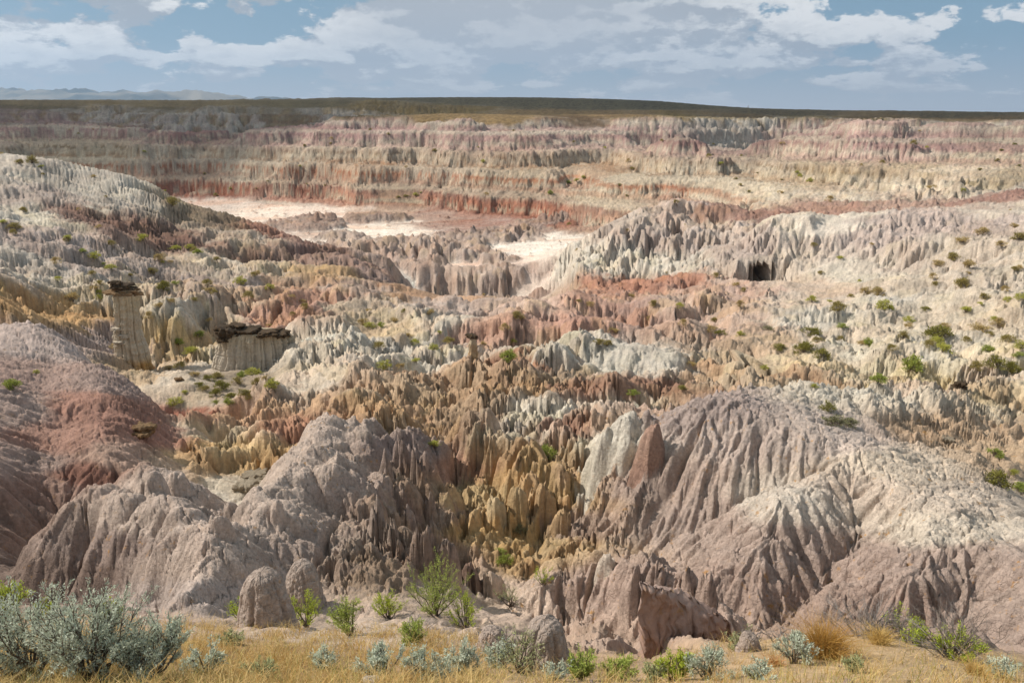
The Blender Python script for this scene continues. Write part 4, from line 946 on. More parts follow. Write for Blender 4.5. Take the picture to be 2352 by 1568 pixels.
# tall hoodoo on the left flank
b0 = pt(303, 832, 50.0); zt = pt(303, 668, 50.0)[2]; zb0 = lean_to_ground(b0, 1.2) - .3
hgt = zt - zb0
root = tag(empty('hoodoo', (b0[0], b0[1], zb0)), 'tall pale hoodoo pillar with black cap rock on the left hillside', 'hoodoo')
def prof(t):
    r = np.interp(t, [0, .18, .45, .62, .78, .93, 1], [1.35, 1.02, .88, .74, .68, .76, .70])
    return t * hgt, r, r * .85, .12 * t + .05 * math.sin(t * 9), 0
p_ = part('pillar', loft(prof, 100, 130, 3, .34, 10, .06, .4, .05).mesh('pillar'), root, M_hood)
for k, (dx, dz, lx, ly, h, mt) in enumerate(((.10, -.02, 1.75, 1.55, .42, M_cap2), (-.02, .28, 1.35, 1.25, .34, M_cap), (-.30, .56, .85, .8, .36, M_cap))):
    c = part('cap_rock', slab_geo(lx, ly, h, 20 + k).mesh('cap_rock', False), root, mt); c.location = (dx, 0, hgt + dz); c.rotation_euler = (.06 * k, .07, k)
for k, (dx, z) in enumerate(((-.45, .60), (.1, .52), (-.25, .45))):
    c = part('nodule', slab_geo(.6, .5, .2, 30 + k).mesh('nodule'), root, M_pale); c.location = (dx, -.60 - .06 * k, hgt * z)

# capped wall right of it
b0 = pt(588, 840, 48.5); zt = pt(588, 758, 49.0)[2]; zb0 = lean_to_ground(b0, 2.0) - .3; hgt = max(2.2, zt - zb0)
root = tag(empty('capped_wall', (b0[0], b0[1], zb0), .05), 'pale fluted rock wall under a long black slab below the left hillside', 'rock wall')
def prof(t):
    r = np.interp(t, [0, .25, .6, .95, 1], [1.35, 1.06, .96, .90, .84])
    return t * hgt, 2.25 * r, .95 * r, .15 * t, .2 * t
part('wall', loft(prof, 80, 260, 8, .42, 24, .035, .4, .03).mesh('wall'), root, M_pale)
for k, (dx, dy, dz, lx, ly, h, rx) in enumerate(((-1.35, 0, .10, 1.7, 1.6, .55, .08), (-.3, .1, .06, 1.6, 1.5, .40, -.05), (.8, .1, .0, 1.6, 1.5, .36, .10), (1.75, 0, -.10, 1.1, 1.2, .32, .16), (-1.75, -.4, -.25, 1.0, .9, .3, .1), (-1.0, .1, .42, 1.0, 1.0, .26, .12))):
    c = part('cap_rock', slab_geo(lx, ly, h, 40 + k).mesh('cap_rock', False), root, M_cap); c.location = (dx, dy, hgt + dz); c.rotation_euler = (0, rx, k * 1.3)

def mushroom(X, Y, hpx, wpx, label, body, cap, cw=1.25, seed=0, cat='capped pinnacle', caph=.34):
    """pinnacle that carries a flat cap rock; X, Y is its top in the frame"""
    h0 = hit(X, Y + hpx); d = h0[1]; s = px_m(X, Y, d)
    hh = hpx * s * 1.08; w = wpx * s
    zb = lean_to_ground(h0, w * .5) - .25; ht = hh + (h0[2] - zb)
    r = tag(empty('capped_pinnacle', (h0[0], h0[1], zb), seed * 1.7), label, cat)
    def prof(t):
        q = np.interp(t, [0, .3, .7, 1], [1.9, 1.15, .80, .74]) * w * .5
        return t * ht, q, q * .85, .05 * math.sin(seed + t * 4) * w, 0
    part('pillar', loft(prof, 40, 60, seed, .22, 9, .07).mesh('pillar'), r, body)
    lw = w * cw; th = w * caph * 1.25
    c = part('cap_rock', slab_geo(lw, lw * .85, th, seed + 5, 26, 3).mesh('cap_rock', False), r, cap); c.location = (0, 0, ht + th * .18); c.rotation_euler = (.08, -.06, seed)
    return r
mushroom(1087, 778, 44, 24, 'tan pinnacle with black cap, right of the pale spires in mid-view', M_tan, M_cap, 1.15, 1)

def slab(X, Y, wpx, hpx, label, mat, seed, name='rock_slab', depth=.8, rz=0.0):
    h0 = hit(X, Y + hpx * .4); s = px_m(X, Y, h0[1]); w = wpx * s; h = max(.15, hpx * s)
    o = tag(part(name, slab_geo(w, w * depth, h, seed).mesh(name, False), None, mat), label, 'rock')
    o.location = (h0[0], h0[1] + w * .1, h0[2] + h * .18); o.rotation_euler = (.05, .05 * math.sin(seed), rz)
    return o
slab(590, 1088, 60, 16, 'upper grey sandstone slab in the pale basin behind the forked ridge', M_capg, 61)
slab(575, 1112, 64, 18, 'lower grey sandstone slab in the pale basin behind the forked ridge', M_capg, 62)
slab(318, 985, 52, 24, 'brown boulder stuck on the rust-red hill on the left', M_cap2, 63, 'boulder')
slab(410, 870, 18, 12, 'small dark boulder on the talus under the capped wall', M_cap2, 69, 'boulder')
slab(2210, 885, 30, 12, 'black rock on the right middle slope above the tan spires', M_cap, 70, 'boulder')
slab(2180, 1010, 34, 20, 'dark grey block low on the right middle slope', M_capg, 71, 'boulder')
# rounded clay knobs at the near end of the forked ridge and by the rim
def knob_mesh(w, dep, h, seed, groove):
    na, nz = 150, 90; th = np.arange(na) / na * 2 * math.pi; V = []
    for i in range(nz):
        t = i / (nz - 1); a = t * math.pi * .5
        r = math.cos(a) ** .62 * (1.0 + .18 * (1 - t) ** 3); z = math.sin(a) ** .95
        gk = np.ones(na)
        for ga in groove: gk -= .17 * np.exp(-((np.angle(np.exp(1j * (th - ga)))) / .10) ** 2) * min(1, (1 - t) * 2.2)
        V.append(np.stack([w * .5 * r * gk * np.cos(th), w * .5 * dep * r * gk * np.sin(th), np.full(na, z * h)], 1))
    V = np.concatenate(V); nrm = V / np.array([w * .5, w * .5 * dep, h]); nrm /= np.linalg.norm(nrm, axis=1)[:, None] + 1e-6
    P = V / w
    d = noise3(P, seed, 2.0) * .07 + noise3(P, seed + 1, 4.5) * .05 + noise3(P, seed + 2, 10) * .025 + noise3(P, seed + 3, 22) * .013
    rib = np.abs(noise3(P * np.array([1, 1, .18]), seed + 4, 5.0)) ** .6 * .07 * np.clip(1 - nrm[:, 2], 0, 1) + np.abs(noise3(P * np.array([1, 1, .2]), seed + 6, 13.0)) ** .6 * .03 * np.clip(1.1 - nrm[:, 2], 0, 1)
    f1, f2, rn = worley((np.arctan2(V[:, 1], V[:, 0]) * 4.2 + d * 6).astype(f32), (V[:, 2] / h * 5).astype(f32), seed)
    crk = -.016 * sstep(.12, 0, f2 - f1) + .012 * (rn - .5)
    V = V + nrm * ((d + rib - .04 + crk) * w)[:, None]
    idx = np.arange(na * nz).reshape(nz, na)
    q = np.stack([idx[:-1], np.roll(idx[:-1], -1, 1), np.roll(idx[1:], -1, 1), idx[1:]], -1).reshape(-1, 4)
    g = Geo(); c = srgb(190, 171, 160); l = c @ np.array([.3, .55, .15]); c = (l + (c - l) * .66) * np.array([.92, .85, .765]) * .9
    g.add(V, q=q, c=c); return g.mesh('body', True, True)
for (X, Yt, Yb, wp, dep, groove, lb, sd) in ((612, 1288, 1440, 134, 1.1, (-1.75, -.4, -2.7), 'round grooved mauve knob at the near end of the forked ridge', 101), (702, 1272, 1405, 92, 1.1, (-1.2,), 'rounded mauve knob right of the grooved knob', 102), (1250, 1416, 1540, 126, 1.2, (-1.0, -2.2), 'dark domed mauve boulder right of the gully path', 103), (1130, 1440, 1500, 84, 1.1, (-2.0,), 'low pale domed boulder at the edge of the grass', 104), (1718, 1452, 1500, 62, 1.1, (), 'small pale boulder at the edge of the sandy rim', 105), (410, 1084, 1135, 60, 1.0, (-1.5,), 'small round mauve knob behind the forked ridge', 106)):
    h0 = hit(X, Yb); s_ = px_m(X, Yb, h0[1]); w = wp * s_
    cy = h0[1] + w * dep * .45; cx = h0[0] * cy / h0[1]
    zb = min(fast_h(cx + a * w * .5, cy + b * w * dep * .5) for a in (-1, 0, 1) for b in (-1, 0, 1)) - .15
    h = min(max(pt(X, Yt, cy)[2] - zb, .35), w * 1.7)
    o = tag(empty('clay_boulder', (cx, cy, zb)), lb, 'rock')
    part('body', knob_mesh(w, dep, h, sd, groove), o, M_near)

# tall wedge-shaped fin standing in front of the mauve hill
fb = pt(1500, 1548, 11.4); zb = lean_to_ground(fb, .5) - .3
fz = pt(1475, 1338, 11.4)[2]; hgt = fz - zb
root = tag(empty('clay_fin', (fb[0], fb[1], zb)), 'tall wedge-shaped mauve clay fin with a shaded right face near the rim', 'rock')
g = Geo(); nx_, nz_ = 100, 90; V = []
# two faces meeting in a sharp upright edge on the left, crest falling to the right and away
for side in (0, 1):
    for j in range(nz_):
        t = j / (nz_ - 1)
        for i in range(nx_):
            s = i / (nx_ - 1)
            crest = 1 - .62 * s ** 1.25
            z = t * crest * hgt
            x = -.28 + s * 1.75 + .12 * (1 - t) * (1 - s) * (1 if side == 0 else 1)
            thick = (.08 + .34 * math.sin(math.pi * min(1, s * .9 + .05))) * (1.0 - .55 * t ** 1.5) + .10 * (1 - t)
            y = .75 * s + (-thick if side == 0 else thick * 1.2)
            if t > .93: y = .75 * s + (y - .75 * s) * math.sqrt(max(0, 1 - ((t - .93) / .07) ** 2))
            V.append((x, y, z))
V = np.array(V)
sgn = np.where(np.arange(len(V)) < len(V) // 2, -1.0, 1.0)
rb = np.abs(noise3(V * np.array([1.0, .6, .12]), 6, 7.0)) ** .6 * .17 + np.abs(noise3(V * np.array([1.0, .6, .2]), 16, 17.0)) ** .7 * .06
V[:, 1] += noise3(V, 5, 2.2) * .16 + sgn * (rb - .08) + noise3(V, 15, 9.0) * .04; V[:, 0] += noise3(V, 7, 3.1) * .12 + noise3(V, 17, 9.0) * .04
V[:, 2] += noise3(V * np.array([2, 2, .5]), 8, 3.0) * .05 * (V[:, 2] / hgt)
idx = np.arange(nx_ * nz_).reshape(nz_, nx_); q = []
q0 = np.stack([idx[:-1, :-1], idx[:-1, 1:], idx[1:, 1:], idx[1:, :-1]], -1).reshape(-1, 4)
off = nx_ * nz_
seam_l = np.stack([idx[:-1, 0], idx[1:, 0], idx[1:, 0] + off, idx[:-1, 0] + off], -1)
seam_r = np.stack([idx[:-1, -1] + off, idx[1:, -1] + off, idx[1:, -1], idx[:-1, -1]], -1)
seam_t = np.stack([idx[-1, :-1], idx[-1, 1:], idx[-1, 1:] + off, idx[-1, :-1] + off], -1)
g.add(V, q=np.concatenate([q0, q0[:, ::-1] + off, seam_l, seam_r, seam_t]))
part('body', g.mesh('body'), root, M_mauve2)

# ------------------------------------------------------------------ far mountains
def mountains(name, prof_pts, d, depth, label, seed):
    Xs = np.linspace(prof_pts[0][0], prof_pts[-1][0], 220); Ys = np.interp(Xs, *zip(*prof_pts))
    nr = 26; V = np.zeros((nr, 220, 3))
    for i in range(nr):
        s = i / (nr - 1); dd = d + depth * s
        for j in range(220):
            top_ = pt(Xs[j], Ys[j], d + depth * .6); k = math.sin(min(1, s / .6) * math.pi / 2) if s < .6 else math.cos((s - .6) / .4 * math.pi / 2)
            V[i, j] = (top_[0] * dd / (d + depth * .6), dd, -60 + (top_[2] + 60) * k)
    fx = V[..., 0] / 900; fy = V[..., 1] / 900
    V[..., 2] += (np.abs(fbm(fx.astype(f32), fy.astype(f32), seed, 5)) * -220 * np.sin(np.linspace(0, 1, nr) * math.pi * .8)[:, None] ** .7 * np.clip((V[..., 2] + 60) / 300, 0, 1))
    idx = np.arange(nr * 220).reshape(nr, 220)
    q = np.stack([idx[:-1, :-1], idx[:-1, 1:], idx[1:, 1:], idx[1:, :-1]], -1).reshape(-1, 4)
    g = Geo(); g.add(V.reshape(-1, 3), q=q)
    m, nt, b = new_mat('mountain_scrub'); N = nt.nodes; L = nt.links
    n = N.new('ShaderNodeTexNoise'); n.inputs['Scale'].default_value = .0022; n.inputs['Detail'].default_value = 6
    geo = N.new('ShaderNodeNewGeometry'); L.new(geo.outputs['Position'], n.inputs['Vector'])
    rp = N.new('ShaderNodeValToRGB'); L.new(n.outputs[0], rp.inputs[0])
    rp.color_ramp.elements[0].position = .42; rp.color_ramp.elements[0].color = (.06, .065, .05, 1)
    rp.color_ramp.elements[1].position = .60; rp.color_ramp.elements[1].color = (.26, .22, .16, 1)
    L.new(rp.outputs[0], b.inputs['Base Color'])
    o = part(name, g.mesh(name), None, m); o['kind'] = 'structure'; o['label'] = label
    return o
mountains('mountains', [(-500,205),(-200,200),(-60,203),(0,199),(25,196),(45,199),(120,202),(200,202),(290,200),(340,203),(380,206),(420,205),(460,207),(500,212),(560,218),(620,222),(660,223),(680,225),(740,233)], 9000, 2600, 'blue hazy mountain range on the left horizon', 5)
mountains('far_hill', [(1690,258),(1735,249),(1800,251),(1900,257),(1990,263),(2050,266)], 5200, 700, 'low hazy far hill on the right horizon', 9)

# radio mast, tiny on the skyline
mp = pt(1718, 250, 5000); g = Geo()
for a in range(3):
    th = a * 2.094
    tube(g, [(mp[0] + 6 * math.cos(th), mp[1] + 6 * math.sin(th), mp[2] - 12), (mp[0] + 1.2 * math.cos(th), mp[1] + 1.2 * math.sin(th), mp[2] + 18)], [1.0, .7], 4)
for z in (-6, 0, 6, 12):
    r = 6 - 4.8 * (z + 12) / 30
    P = [(mp[0] + r * math.cos(a * 2.094), mp[1] + r * math.sin(a * 2.094), mp[2] + z) for a in (0, 1, 2, 0)]
    tube(g, P, [.5] * 4, 4)
mo = tag(part('radio_mast', g.mesh('radio_mast', False), None, M_dead), 'tiny lattice mast on the far skyline right of the middle', 'mast')
# ------------------------------------------------------------------ plants
def mixcol(a, b, n, dark=.35):
    a = srgb(*a); b = srgb(*b); t = rng.random((n, 1)); k = rng.uniform(1 - dark, 1.15, (n, 1))
    return (a * (1 - t) + b * t) * k * 1.15

def shrub_meshes(seed, ca, cb, nclump=22, nleaf=52, leaf=(.10, .045), flatn=.62, bare=.0):
    """a rounded desert shrub one metre across: leafy sprays on forking stems"""
    r0 = np.random.default_rng(seed); gf = Geo(); gs = Geo()
    for k in range(nclump):
        a = r0.uniform(0, 6.28); e = r0.uniform(.05, 1.45); rr = r0.uniform(.55, 1) * .5
        c = np.array([rr * math.cos(a) * math.cos(e), rr * math.sin(a) * math.cos(e), rr * 2 * flatn * math.sin(e) * .9 + .06])
        mid = c * np.array([.45, .45, .55]) + r0.normal(0, .03, 3)
        tube(gs, [(0, 0, -.08), mid, c], [.016, .010, .004], 3)
        for m in range(3): tube(gs, [mid, c + r0.normal(0, .09, 3)], [.007, .003], 3)
        if r0.random() < bare: continue
        n = int(nleaf * r0.uniform(.5, 1.4))
        C = c + r0.normal(0, 1, (n, 3)) * np.array([.085, .085, .065]); C[:, 2] = np.maximum(C[:, 2], .0)
        D = (C - np.array([0, 0, -.15])) + r0.normal(0, .25, (n, 3))
        leaves(gf, C, D, leaf[0], leaf[1], mixcol(ca, cb, n), .45)
    return gf.mesh('foliage', False, True), gs.mesh('stem')
KINDS = {'yg': ((186, 180, 88), (164, 164, 82), 'yellow-green'), 'ol': ((166, 150, 90), (138, 126, 74), 'olive'), 'dk': ((120, 118, 58), (142, 134, 66), 'dark green'),
         'gr': ((138, 150, 72), (160, 164, 80), 'green'), 'tn': ((190, 168, 116), (168, 146, 98), 'straw-tan'), 'gy': ((146, 142, 104), (120, 118, 88), 'grey-olive')}
SH = {}
for q, (k, (a, b, _)) in enumerate(KINDS.items()):
    SH[k] = [shrub_meshes(200 + q * 7 + s, a, b, 20 + 4 * s, 46, (.10, .045), .55 + .12 * s, .15 if k in ('tn', 'gy') else .03) for s in range(3)]
    for f, s in SH[k]: f.materials.append(M_leaf); s.materials.append(M_bark)
PLANTS = [
 # right middle ground
 (1860,755,50,'dk'),(1788,795,36,'dk'),(1845,800,44,'dk'),(1885,812,48,'dk'),(1878,778,30,'ol'),(2152,768,58,'dk'),(2165,800,44,'yg'),(2095,838,54,'gr'),(2015,880,40,'gr'),(1655,768,28,'dk'),(2290,832,48,'dk'),(2325,852,36,'dk'),(2340,812,32,'gr'),(2272,800,34,'gr'),(2345,792,30,'yg'),(1903,932,38,'dk'),(1912,962,66,'gy'),(1950,968,40,'gy'),(2285,1042,38,'gr'),(2288,1098,58,'dk'),(2342,1122,40,'gr'),(2330,1082,26,'yg'),
 (1925,708,38,'ol'),(2032,702,36,'yg'),(2126,706,30,'dk'),(1988,668,34,'tn'),(2018,672,28,'tn'),(2210,650,38,'ol'),(2250,748,50,'tn'),(2290,745,34,'tn'),(2217,712,30,'yg'),(1995,790,28,'gr'),(1934,746,24,'gr'),(1763,752,32,'gy'),(1700,770,20,'yg'),(2075,775,24,'ol'),(2213,548,38,'tn'),(2256,534,34,'tn'),(2187,594,28,'ol'),(2225,606,34,'tn'),(2156,604,30,'tn'),(2340,543,34,'ol'),(2328,520,24,'tn'),(1864,688,24,'yg'),(2300,560,26,'tn'),(2150,650,24,'ol'),(2260,680,24,'ol'),(1700,700,20,'tn'),(1905,690,18,'yg'),(2330,620,20,'ol'),(1755,845,18,'yg'),(1640,735,18,'ol'),(1870,885,20,'yg'),
 # left flank
 (218,597,28,'yg'),(155,546,22,'yg'),(54,482,18,'ol'),(36,524,30,'ol'),(8,516,24,'yg'),(45,374,20,'ol'),(76,377,24,'ol'),(96,384,18,'yg'),(215,404,16,'tn'),(396,464,30,'ol'),(330,553,28,'yg'),(404,570,26,'yg'),(437,566,22,'yg'),(454,582,24,'gr'),(369,603,26,'tn'),(255,614,24,'yg'),(239,611,14,'gr'),(350,624,24,'ol'),(376,660,30,'dk'),(402,648,22,'gr'),(191,579,18,'gr'),(551,644,28,'yg'),(168,688,42,'tn'),(480,663,28,'tn'),(620,668,22,'yg'),(670,680,24,'tn'),(590,628,20,'tn'),(500,610,18,'ol'),(300,640,16,'ol'),
 # talus under the capped wall
 (27,882,46,'gr'),(84,855,14,'yg'),(440,800,40,'yg'),(458,778,30,'gr'),(412,798,24,'gr'),(386,845,22,'tn'),(520,840,38,'yg'),(581,853,36,'yg'),(446,860,30,'tn'),(554,862,24,'gr'),(403,923,36,'yg'),(497,921,26,'gr'),(526,931,26,'gr'),(625,889,30,'yg'),(760,940,20,'tn'),(480,868,30,'dk'),(512,888,34,'dk'),(545,878,30,'ol'),(470,895,28,'ol'),(500,862,28,'ol'),(560,902,30,'dk'),(590,880,26,'ol'),(530,908,28,'dk'),(455,880,26,'dk'),(575,920,24,'ol'),(495,905,26,'dk'),(425,898,20,'yg'),(610,868,22,'tn'),
 # pinnacle field
 (1167,819,40,'gr'),(875,746,22,'gr'),(929,712,18,'dk'),(882,840,34,'yg'),(996,1022,34,'yg'),(1258,1047,44,'gr'),(1453,914,28,'gr'),(1375,793,30,'ol'),(1395,790,26,'ol'),(996,800,22,'yg'),(956,826,26,'yg'),(989,715,24,'tn'),(1187,726,26,'ol'),(1200,735,18,'tn'),(1565,900,24,'dk'),(850,752,24,'yg'),(905,735,22,'tn'),(835,740,26,'tn'),(940,770,24,'tn'),(1010,770,16,'yg'),(1110,790,16,'tn'),(1500,700,18,'ol'),(1330,690,16,'ol'),(1450,680,18,'tn'),(1195,1218,36,'gy'),(1160,1285,40,'gr'),(1150,1262,28,'gr'),
 # the mesas
 (999,350,12,'ol'),(892,312,10,'ol'),(1110,378,12,'yg'),(1305,420,16,'gr'),(1325,420,16,'yg'),(1340,414,12,'yg'),(1264,444,14,'gr'),(932,452,16,'ol'),(915,456,12,'ol'),(955,450,12,'yg'),(1318,333,8,'ol'),(967,445,8,'gr'),(850,300,8,'ol'),(1180,300,8,'ol'),(700,335,9,'ol'),(760,330,8,'ol'),(690,395,9,'yg'),(1830,405,12,'yg'),(1860,415,14,'yg'),(1795,412,10,'ol'),(2250,390,12,'ol'),(2210,445,12,'yg'),(1700,425,12,'ol'),(1740,400,9,'ol'),(2300,345,10,'dk'),(2330,330,10,'dk'),(2290,370,12,'ol'),(2340,380,10,'dk'),(380,440,8,'yg'),(530,435,9,'yg'),(470,400,8,'ol'),(590,440,8,'ol'),(1690,410,10,'dk'),(1720,440,9,'ol'),
]
def area_of(X, Y):
    if Y < 462 and X > 1650: return 'on the right mesa'
    if Y < 462 and X > 600: return 'on the central mesa'
    if Y < 462 and X > 365: return 'on the red wall left of the white wash' if X > 410 else 'beside the dark ledge on the left hillside'
    if X < 120 and Y > 840: return 'on the left mauve hill'
    if Y > 760 and X < 780: return 'on the talus below the capped wall'
    if X < 780 and Y < 500: return 'on the pale dome at the left edge'
    if X < 780 and Y < 590: return 'high on the left hillside'
    if X < 780: return 'low on the left hillside'
    if X < 1640 and Y > 1000: return 'in the gully of the yellow pinnacles'
    if X < 1640 and Y > 775: return 'among the pinnacles in the middle'
    if X < 1640: return 'on the pink ground before the pinnacles'
    if Y < 660: return 'on the slope right of the cave'
    if Y < 730: return 'on the ledge below the cave slope'
    if X > 2180 and Y > 1000: return 'behind the mauve hill at the right edge'
    if Y > 870: return 'among spires behind the mauve hill'
    return 'on the pale slope above the mauve hill'
ORD = ['first', 'second', 'third', 'fourth', 'fifth', 'sixth', 'seventh', 'eighth', 'ninth', 'tenth', 'eleventh', 'twelfth']
lab = {}
for i, (X, Y, s, k) in enumerate(PLANTS): lab.setdefault((KINDS[k][2], area_of(X, Y)), []).append(i)
names = {}
for (cn, ar), ids in lab.items():
    ids = sorted(ids, key=lambda i: PLANTS[i][0])
    for r, i in enumerate(ids): names[i] = f'{cn} shrub {ar}' + ('' if len(ids) == 1 else f', {ORD[r]} from the left')
for i, (X, Y, s, k) in enumerate(PLANTS):
    h0 = hit(X, Y + s * .22); sz = s * px_m(X, Y, h0[1]) * 1.0
    f, st = SH[k][i % 3]
    o = tag(empty('shrub', (h0[0], h0[1], h0[2] - .06 * sz), i * 2.399), names[i], 'shrub', 'shrubs dotted over the badlands')
    o.scale = (sz, sz * (.8 + .1 * (i % 3)), sz * (.55 + .12 * (i % 4)))
    part('foliage', f, o); part('stem', st, o)

# tiny shrubs scattered over slopes, too small to tell apart
r1 = np.random.default_rng(31); cnt = 0
while cnt < 120:
    X = r1.uniform(0, 2352); Y = r1.uniform(300, 860)
    dens = 1.0 if (X < 800 and 470 < Y < 720) or (X > 1850 and 520 < Y < 800) else (.55 if Y < 450 else .35)
    if 470 < Y < 660 and 480 < X < 1300: dens = 0.04
    if r1.random() > dens: continue
    h0 = hit(X, Y)
    if h0[1] < 44 or h0[1] > 420 or fast_h(h0[0], h0[1] + 1.0) - h0[2] > 1.6: continue
    sz = r1.uniform(.5, 1.0) if h0[1] < 150 else r1.uniform(1.0, 2.2)
    k = ['tn', 'ol', 'yg', 'ol', 'tn'][cnt % 5]; f, st = SH[k][cnt % 3]
    far_ = h0[1] > 160
    o = tag(empty('small_shrub', (h0[0], h0[1], h0[2] - .05 * sz), cnt * 1.7), ('tiny scrub bush dotted over the far canyon walls' if far_ else 'tiny dry scrub bush dotted over the nearer clay slopes'), 'shrub', 'tiny scrub on the far walls' if far_ else 'tiny scrub on the clay slopes')
    o.scale = (sz, sz, sz * .8)
    part('foliage', f, o)
    cnt += 1

# ---- bushes by the rim, modelled close up
def sagebrush(seed, w, h, ca, cb, nstem=16, ntwig=7, nl=34, leaf=(.034, .011), spread=1.0, bare=.12):
    r0 = np.random.default_rng(seed); gf = Geo(); gs = Geo(); tips = []
    for k in range(nstem):
        a = r0.uniform(0, 6.28); out = r0.uniform(.15, 1) * w * .5 * spread; top_ = h * r0.uniform(.55, .92) * (1 - .35 * (out / (w * .5)) ** 2)
        e = np.array([math.cos(a) * out, math.sin(a) * out, top_])
        m1 = e * np.array([.35, .35, .30]) + r0.normal(0, .03 * w, 3); m2 = e * np.array([.75, .75, .66]) + r0.normal(0, .035 * w, 3)
        P = [(r0.normal(0, .02), r0.normal(0, .02), -.06), m1, m2, e]
        tube(gs, P, [.014 * w / .9 + .003, .010, .006, .003], 4)
        for j in range(ntwig):
            t = r0.uniform(.35, 1.0); i = min(2, int(t * 3)); f = t * 3 - i
            s = np.array(P[i]) * (1 - f) + np.array(P[i + 1]) * f
            d = np.array([math.cos(a) * .5, math.sin(a) * .5, .75]) + r0.normal(0, .45, 3); d /= np.linalg.norm(d)
            L_ = r0.uniform(.12, .30) * h; b = s + d * L_ * .5 + r0.normal(0, .012, 3); q = b + (d + np.array([0, 0, .55])) * L_ * .42
            tube(gs, [s, b, q], [.005, .0035, .002], 3)
            if r0.random() < bare: continue
            n = int(nl * r0.uniform(.6, 1.4)); u = r0.uniform(0, 1, n)[:, None] ** .8
            C = np.where(u < .5, s + (b - s) * u * 2, b + (q - b) * (u * 2 - 1)) + r0.normal(0, .012, (n, 3))
            D = (q - s)[None] / np.linalg.norm(q - s) + r0.normal(0, .55, (n, 3))
            leaves(gf, C, D, leaf[0], leaf[1], mixcol(ca, cb, n, .25), .3)
    return gf.mesh('foliage', False, True), gs.mesh('branch')
SAGE = ((200, 204, 184), (178, 186, 164)); RAB = ((186, 194, 72), (160, 176, 66)); GRN = ((152, 168, 84), (178, 184, 96)); GYO = ((156, 156, 116), (176, 180, 130))
def rim_bush(X, Y, wpx, hpx, cols, label, seed, name='sagebrush', cat='bush', d=None, group=None, **kw):
    h0 = hit(X, Y) if d is None else pt(X, Y, d)
    z = fast_h(h0[0], h0[1]); s = px_m(X, Y, h0[1])
    w = wpx * s; h = hpx * s * 1.22
    f, st = sagebrush(seed, w, h, *cols, **kw)
    o = tag(empty(name, (h0[0], h0[1], z - .02)), label, cat, group)
    part('foliage', f, o, M_leaf); part('branch', st, o, M_bark)
    return o
BIG = dict(nstem=26, ntwig=10, nl=40)
rim_bush(70, 1556, 280, 190, SAGE, 'tall silvery sagebrush filling the lower left corner', 401, **BIG)
rim_bush(215, 1566, 230, 200, SAGE, 'silvery sagebrush with long dark stems, second from the left corner', 402, **BIG)
rim_bush(345, 1562, 180, 130, SAGE, 'silvery sagebrush at the right end of the lower left clump', 403, **BIG)
MED = dict(nstem=14, ntwig=7, nl=32)
rim_bush(880, 1552, 110, 70, SAGE, 'thin silvery sagebrush in the golden grass left of centre', 404, **MED)
rim_bush(985, 1566, 120, 60, SAGE, 'low silvery sagebrush at the bottom edge below the grass', 405, **MED)
rim_bush(1060, 1548, 90, 62, SAGE, 'small silvery sagebrush left of the domed boulder', 406, **MED)
rim_bush(1195, 1545, 120, 90, GYO, 'straggly grey-olive bush in front of the domed boulder', 407, nstem=14, ntwig=7, nl=16)
rim_bush(1140, 1530, 90, 60, SAGE, 'pale sagebrush between grass and domed boulder', 430, **MED)
rim_bush(1335, 1560, 70, 70, GRN, 'slim green bush at the bottom edge right of the domed boulder', 408, 'rabbitbrush', **MED)
rim_bush(1415, 1562, 90, 56, GRN, 'spreading green bush at the bottom edge left of the clay fin', 409, 'rabbitbrush', **MED)
rim_bush(1545, 1562, 80, 70, RAB, 'yellow-green bush at the foot of the clay fin', 410, 'rabbitbrush', **MED)
rim_bush(1625, 1560, 120, 60, SAGE, 'grey sagebrush at the bottom edge right of the clay fin', 411, **MED)
rim_bush(1700, 1490, 90, 42, GYO, 'low grey-olive bush beside the small pale boulder', 412, nstem=12, ntwig=6, nl=14)
rim_bush(1825, 1524, 90, 62, SAGE, 'small silvery sagebrush on the sandy rim left of the brown tuft', 413, **MED)
rim_bush(2185, 1510, 130, 66, RAB, 'bright yellow-green bush on the sandy rim at the right', 414, 'rabbitbrush', **MED)
rim_bush(2098, 1480, 70, 50, RAB, 'smaller yellow-green bush left of the bright one at the right', 415, 'rabbitbrush', **MED)
rim_bush(2060, 1455, 70, 60, RAB, 'yellow-green sprig rising through the dead bush', 416, 'rabbitbrush', nstem=6, ntwig=5, nl=20)
rim_bush(15, 1412, 90, 80, RAB, 'yellow-green bush behind the sagebrush at the left edge', 417, 'rabbitbrush', d=9.2, **MED)
rim_bush(110, 1420, 60, 50, RAB, 'yellow-green sprig above the sagebrush near the left edge', 418, 'rabbitbrush', d=9.4, nstem=8, ntwig=6, nl=24)
rim_bush(252, 1420, 60, 56, RAB, 'yellow-green sprig in front of the dark hollow', 419, 'rabbitbrush', d=9.6, nstem=8, ntwig=6, nl=24)
rim_bush(555, 1432, 50, 60, RAB, 'small yellow-green bush at the foot of the grooved knob', 420, 'rabbitbrush', nstem=9, ntwig=6, nl=24)
rim_bush(705, 1440, 76, 84, RAB, 'yellow-green bush between grooved knob and green bush', 421, 'rabbitbrush', **MED)
rim_bush(805, 1458, 86, 84, GRN, 'green bush at the edge of the grass below the lumpy flank', 422, 'rabbitbrush', **MED)
rim_bush(893, 1420, 80, 60, RAB, 'low yellow-green bush left of the large gully bush', 423, 'rabbitbrush', **MED)
rim_bush(1000, 1412, 130, 116, GRN, 'large green bush at the mouth of the gully', 424, 'rabbitbrush', nstem=24, ntwig=9, nl=40)
rim_bush(1070, 1442, 80, 84, RAB, 'yellow-green bush in front of the large gully bush', 425, 'rabbitbrush', **MED)
rim_bush(1175, 1392, 90, 48, GYO, 'sparse grey-green bush on the gully path', 426, nstem=14, ntwig=6, nl=14)
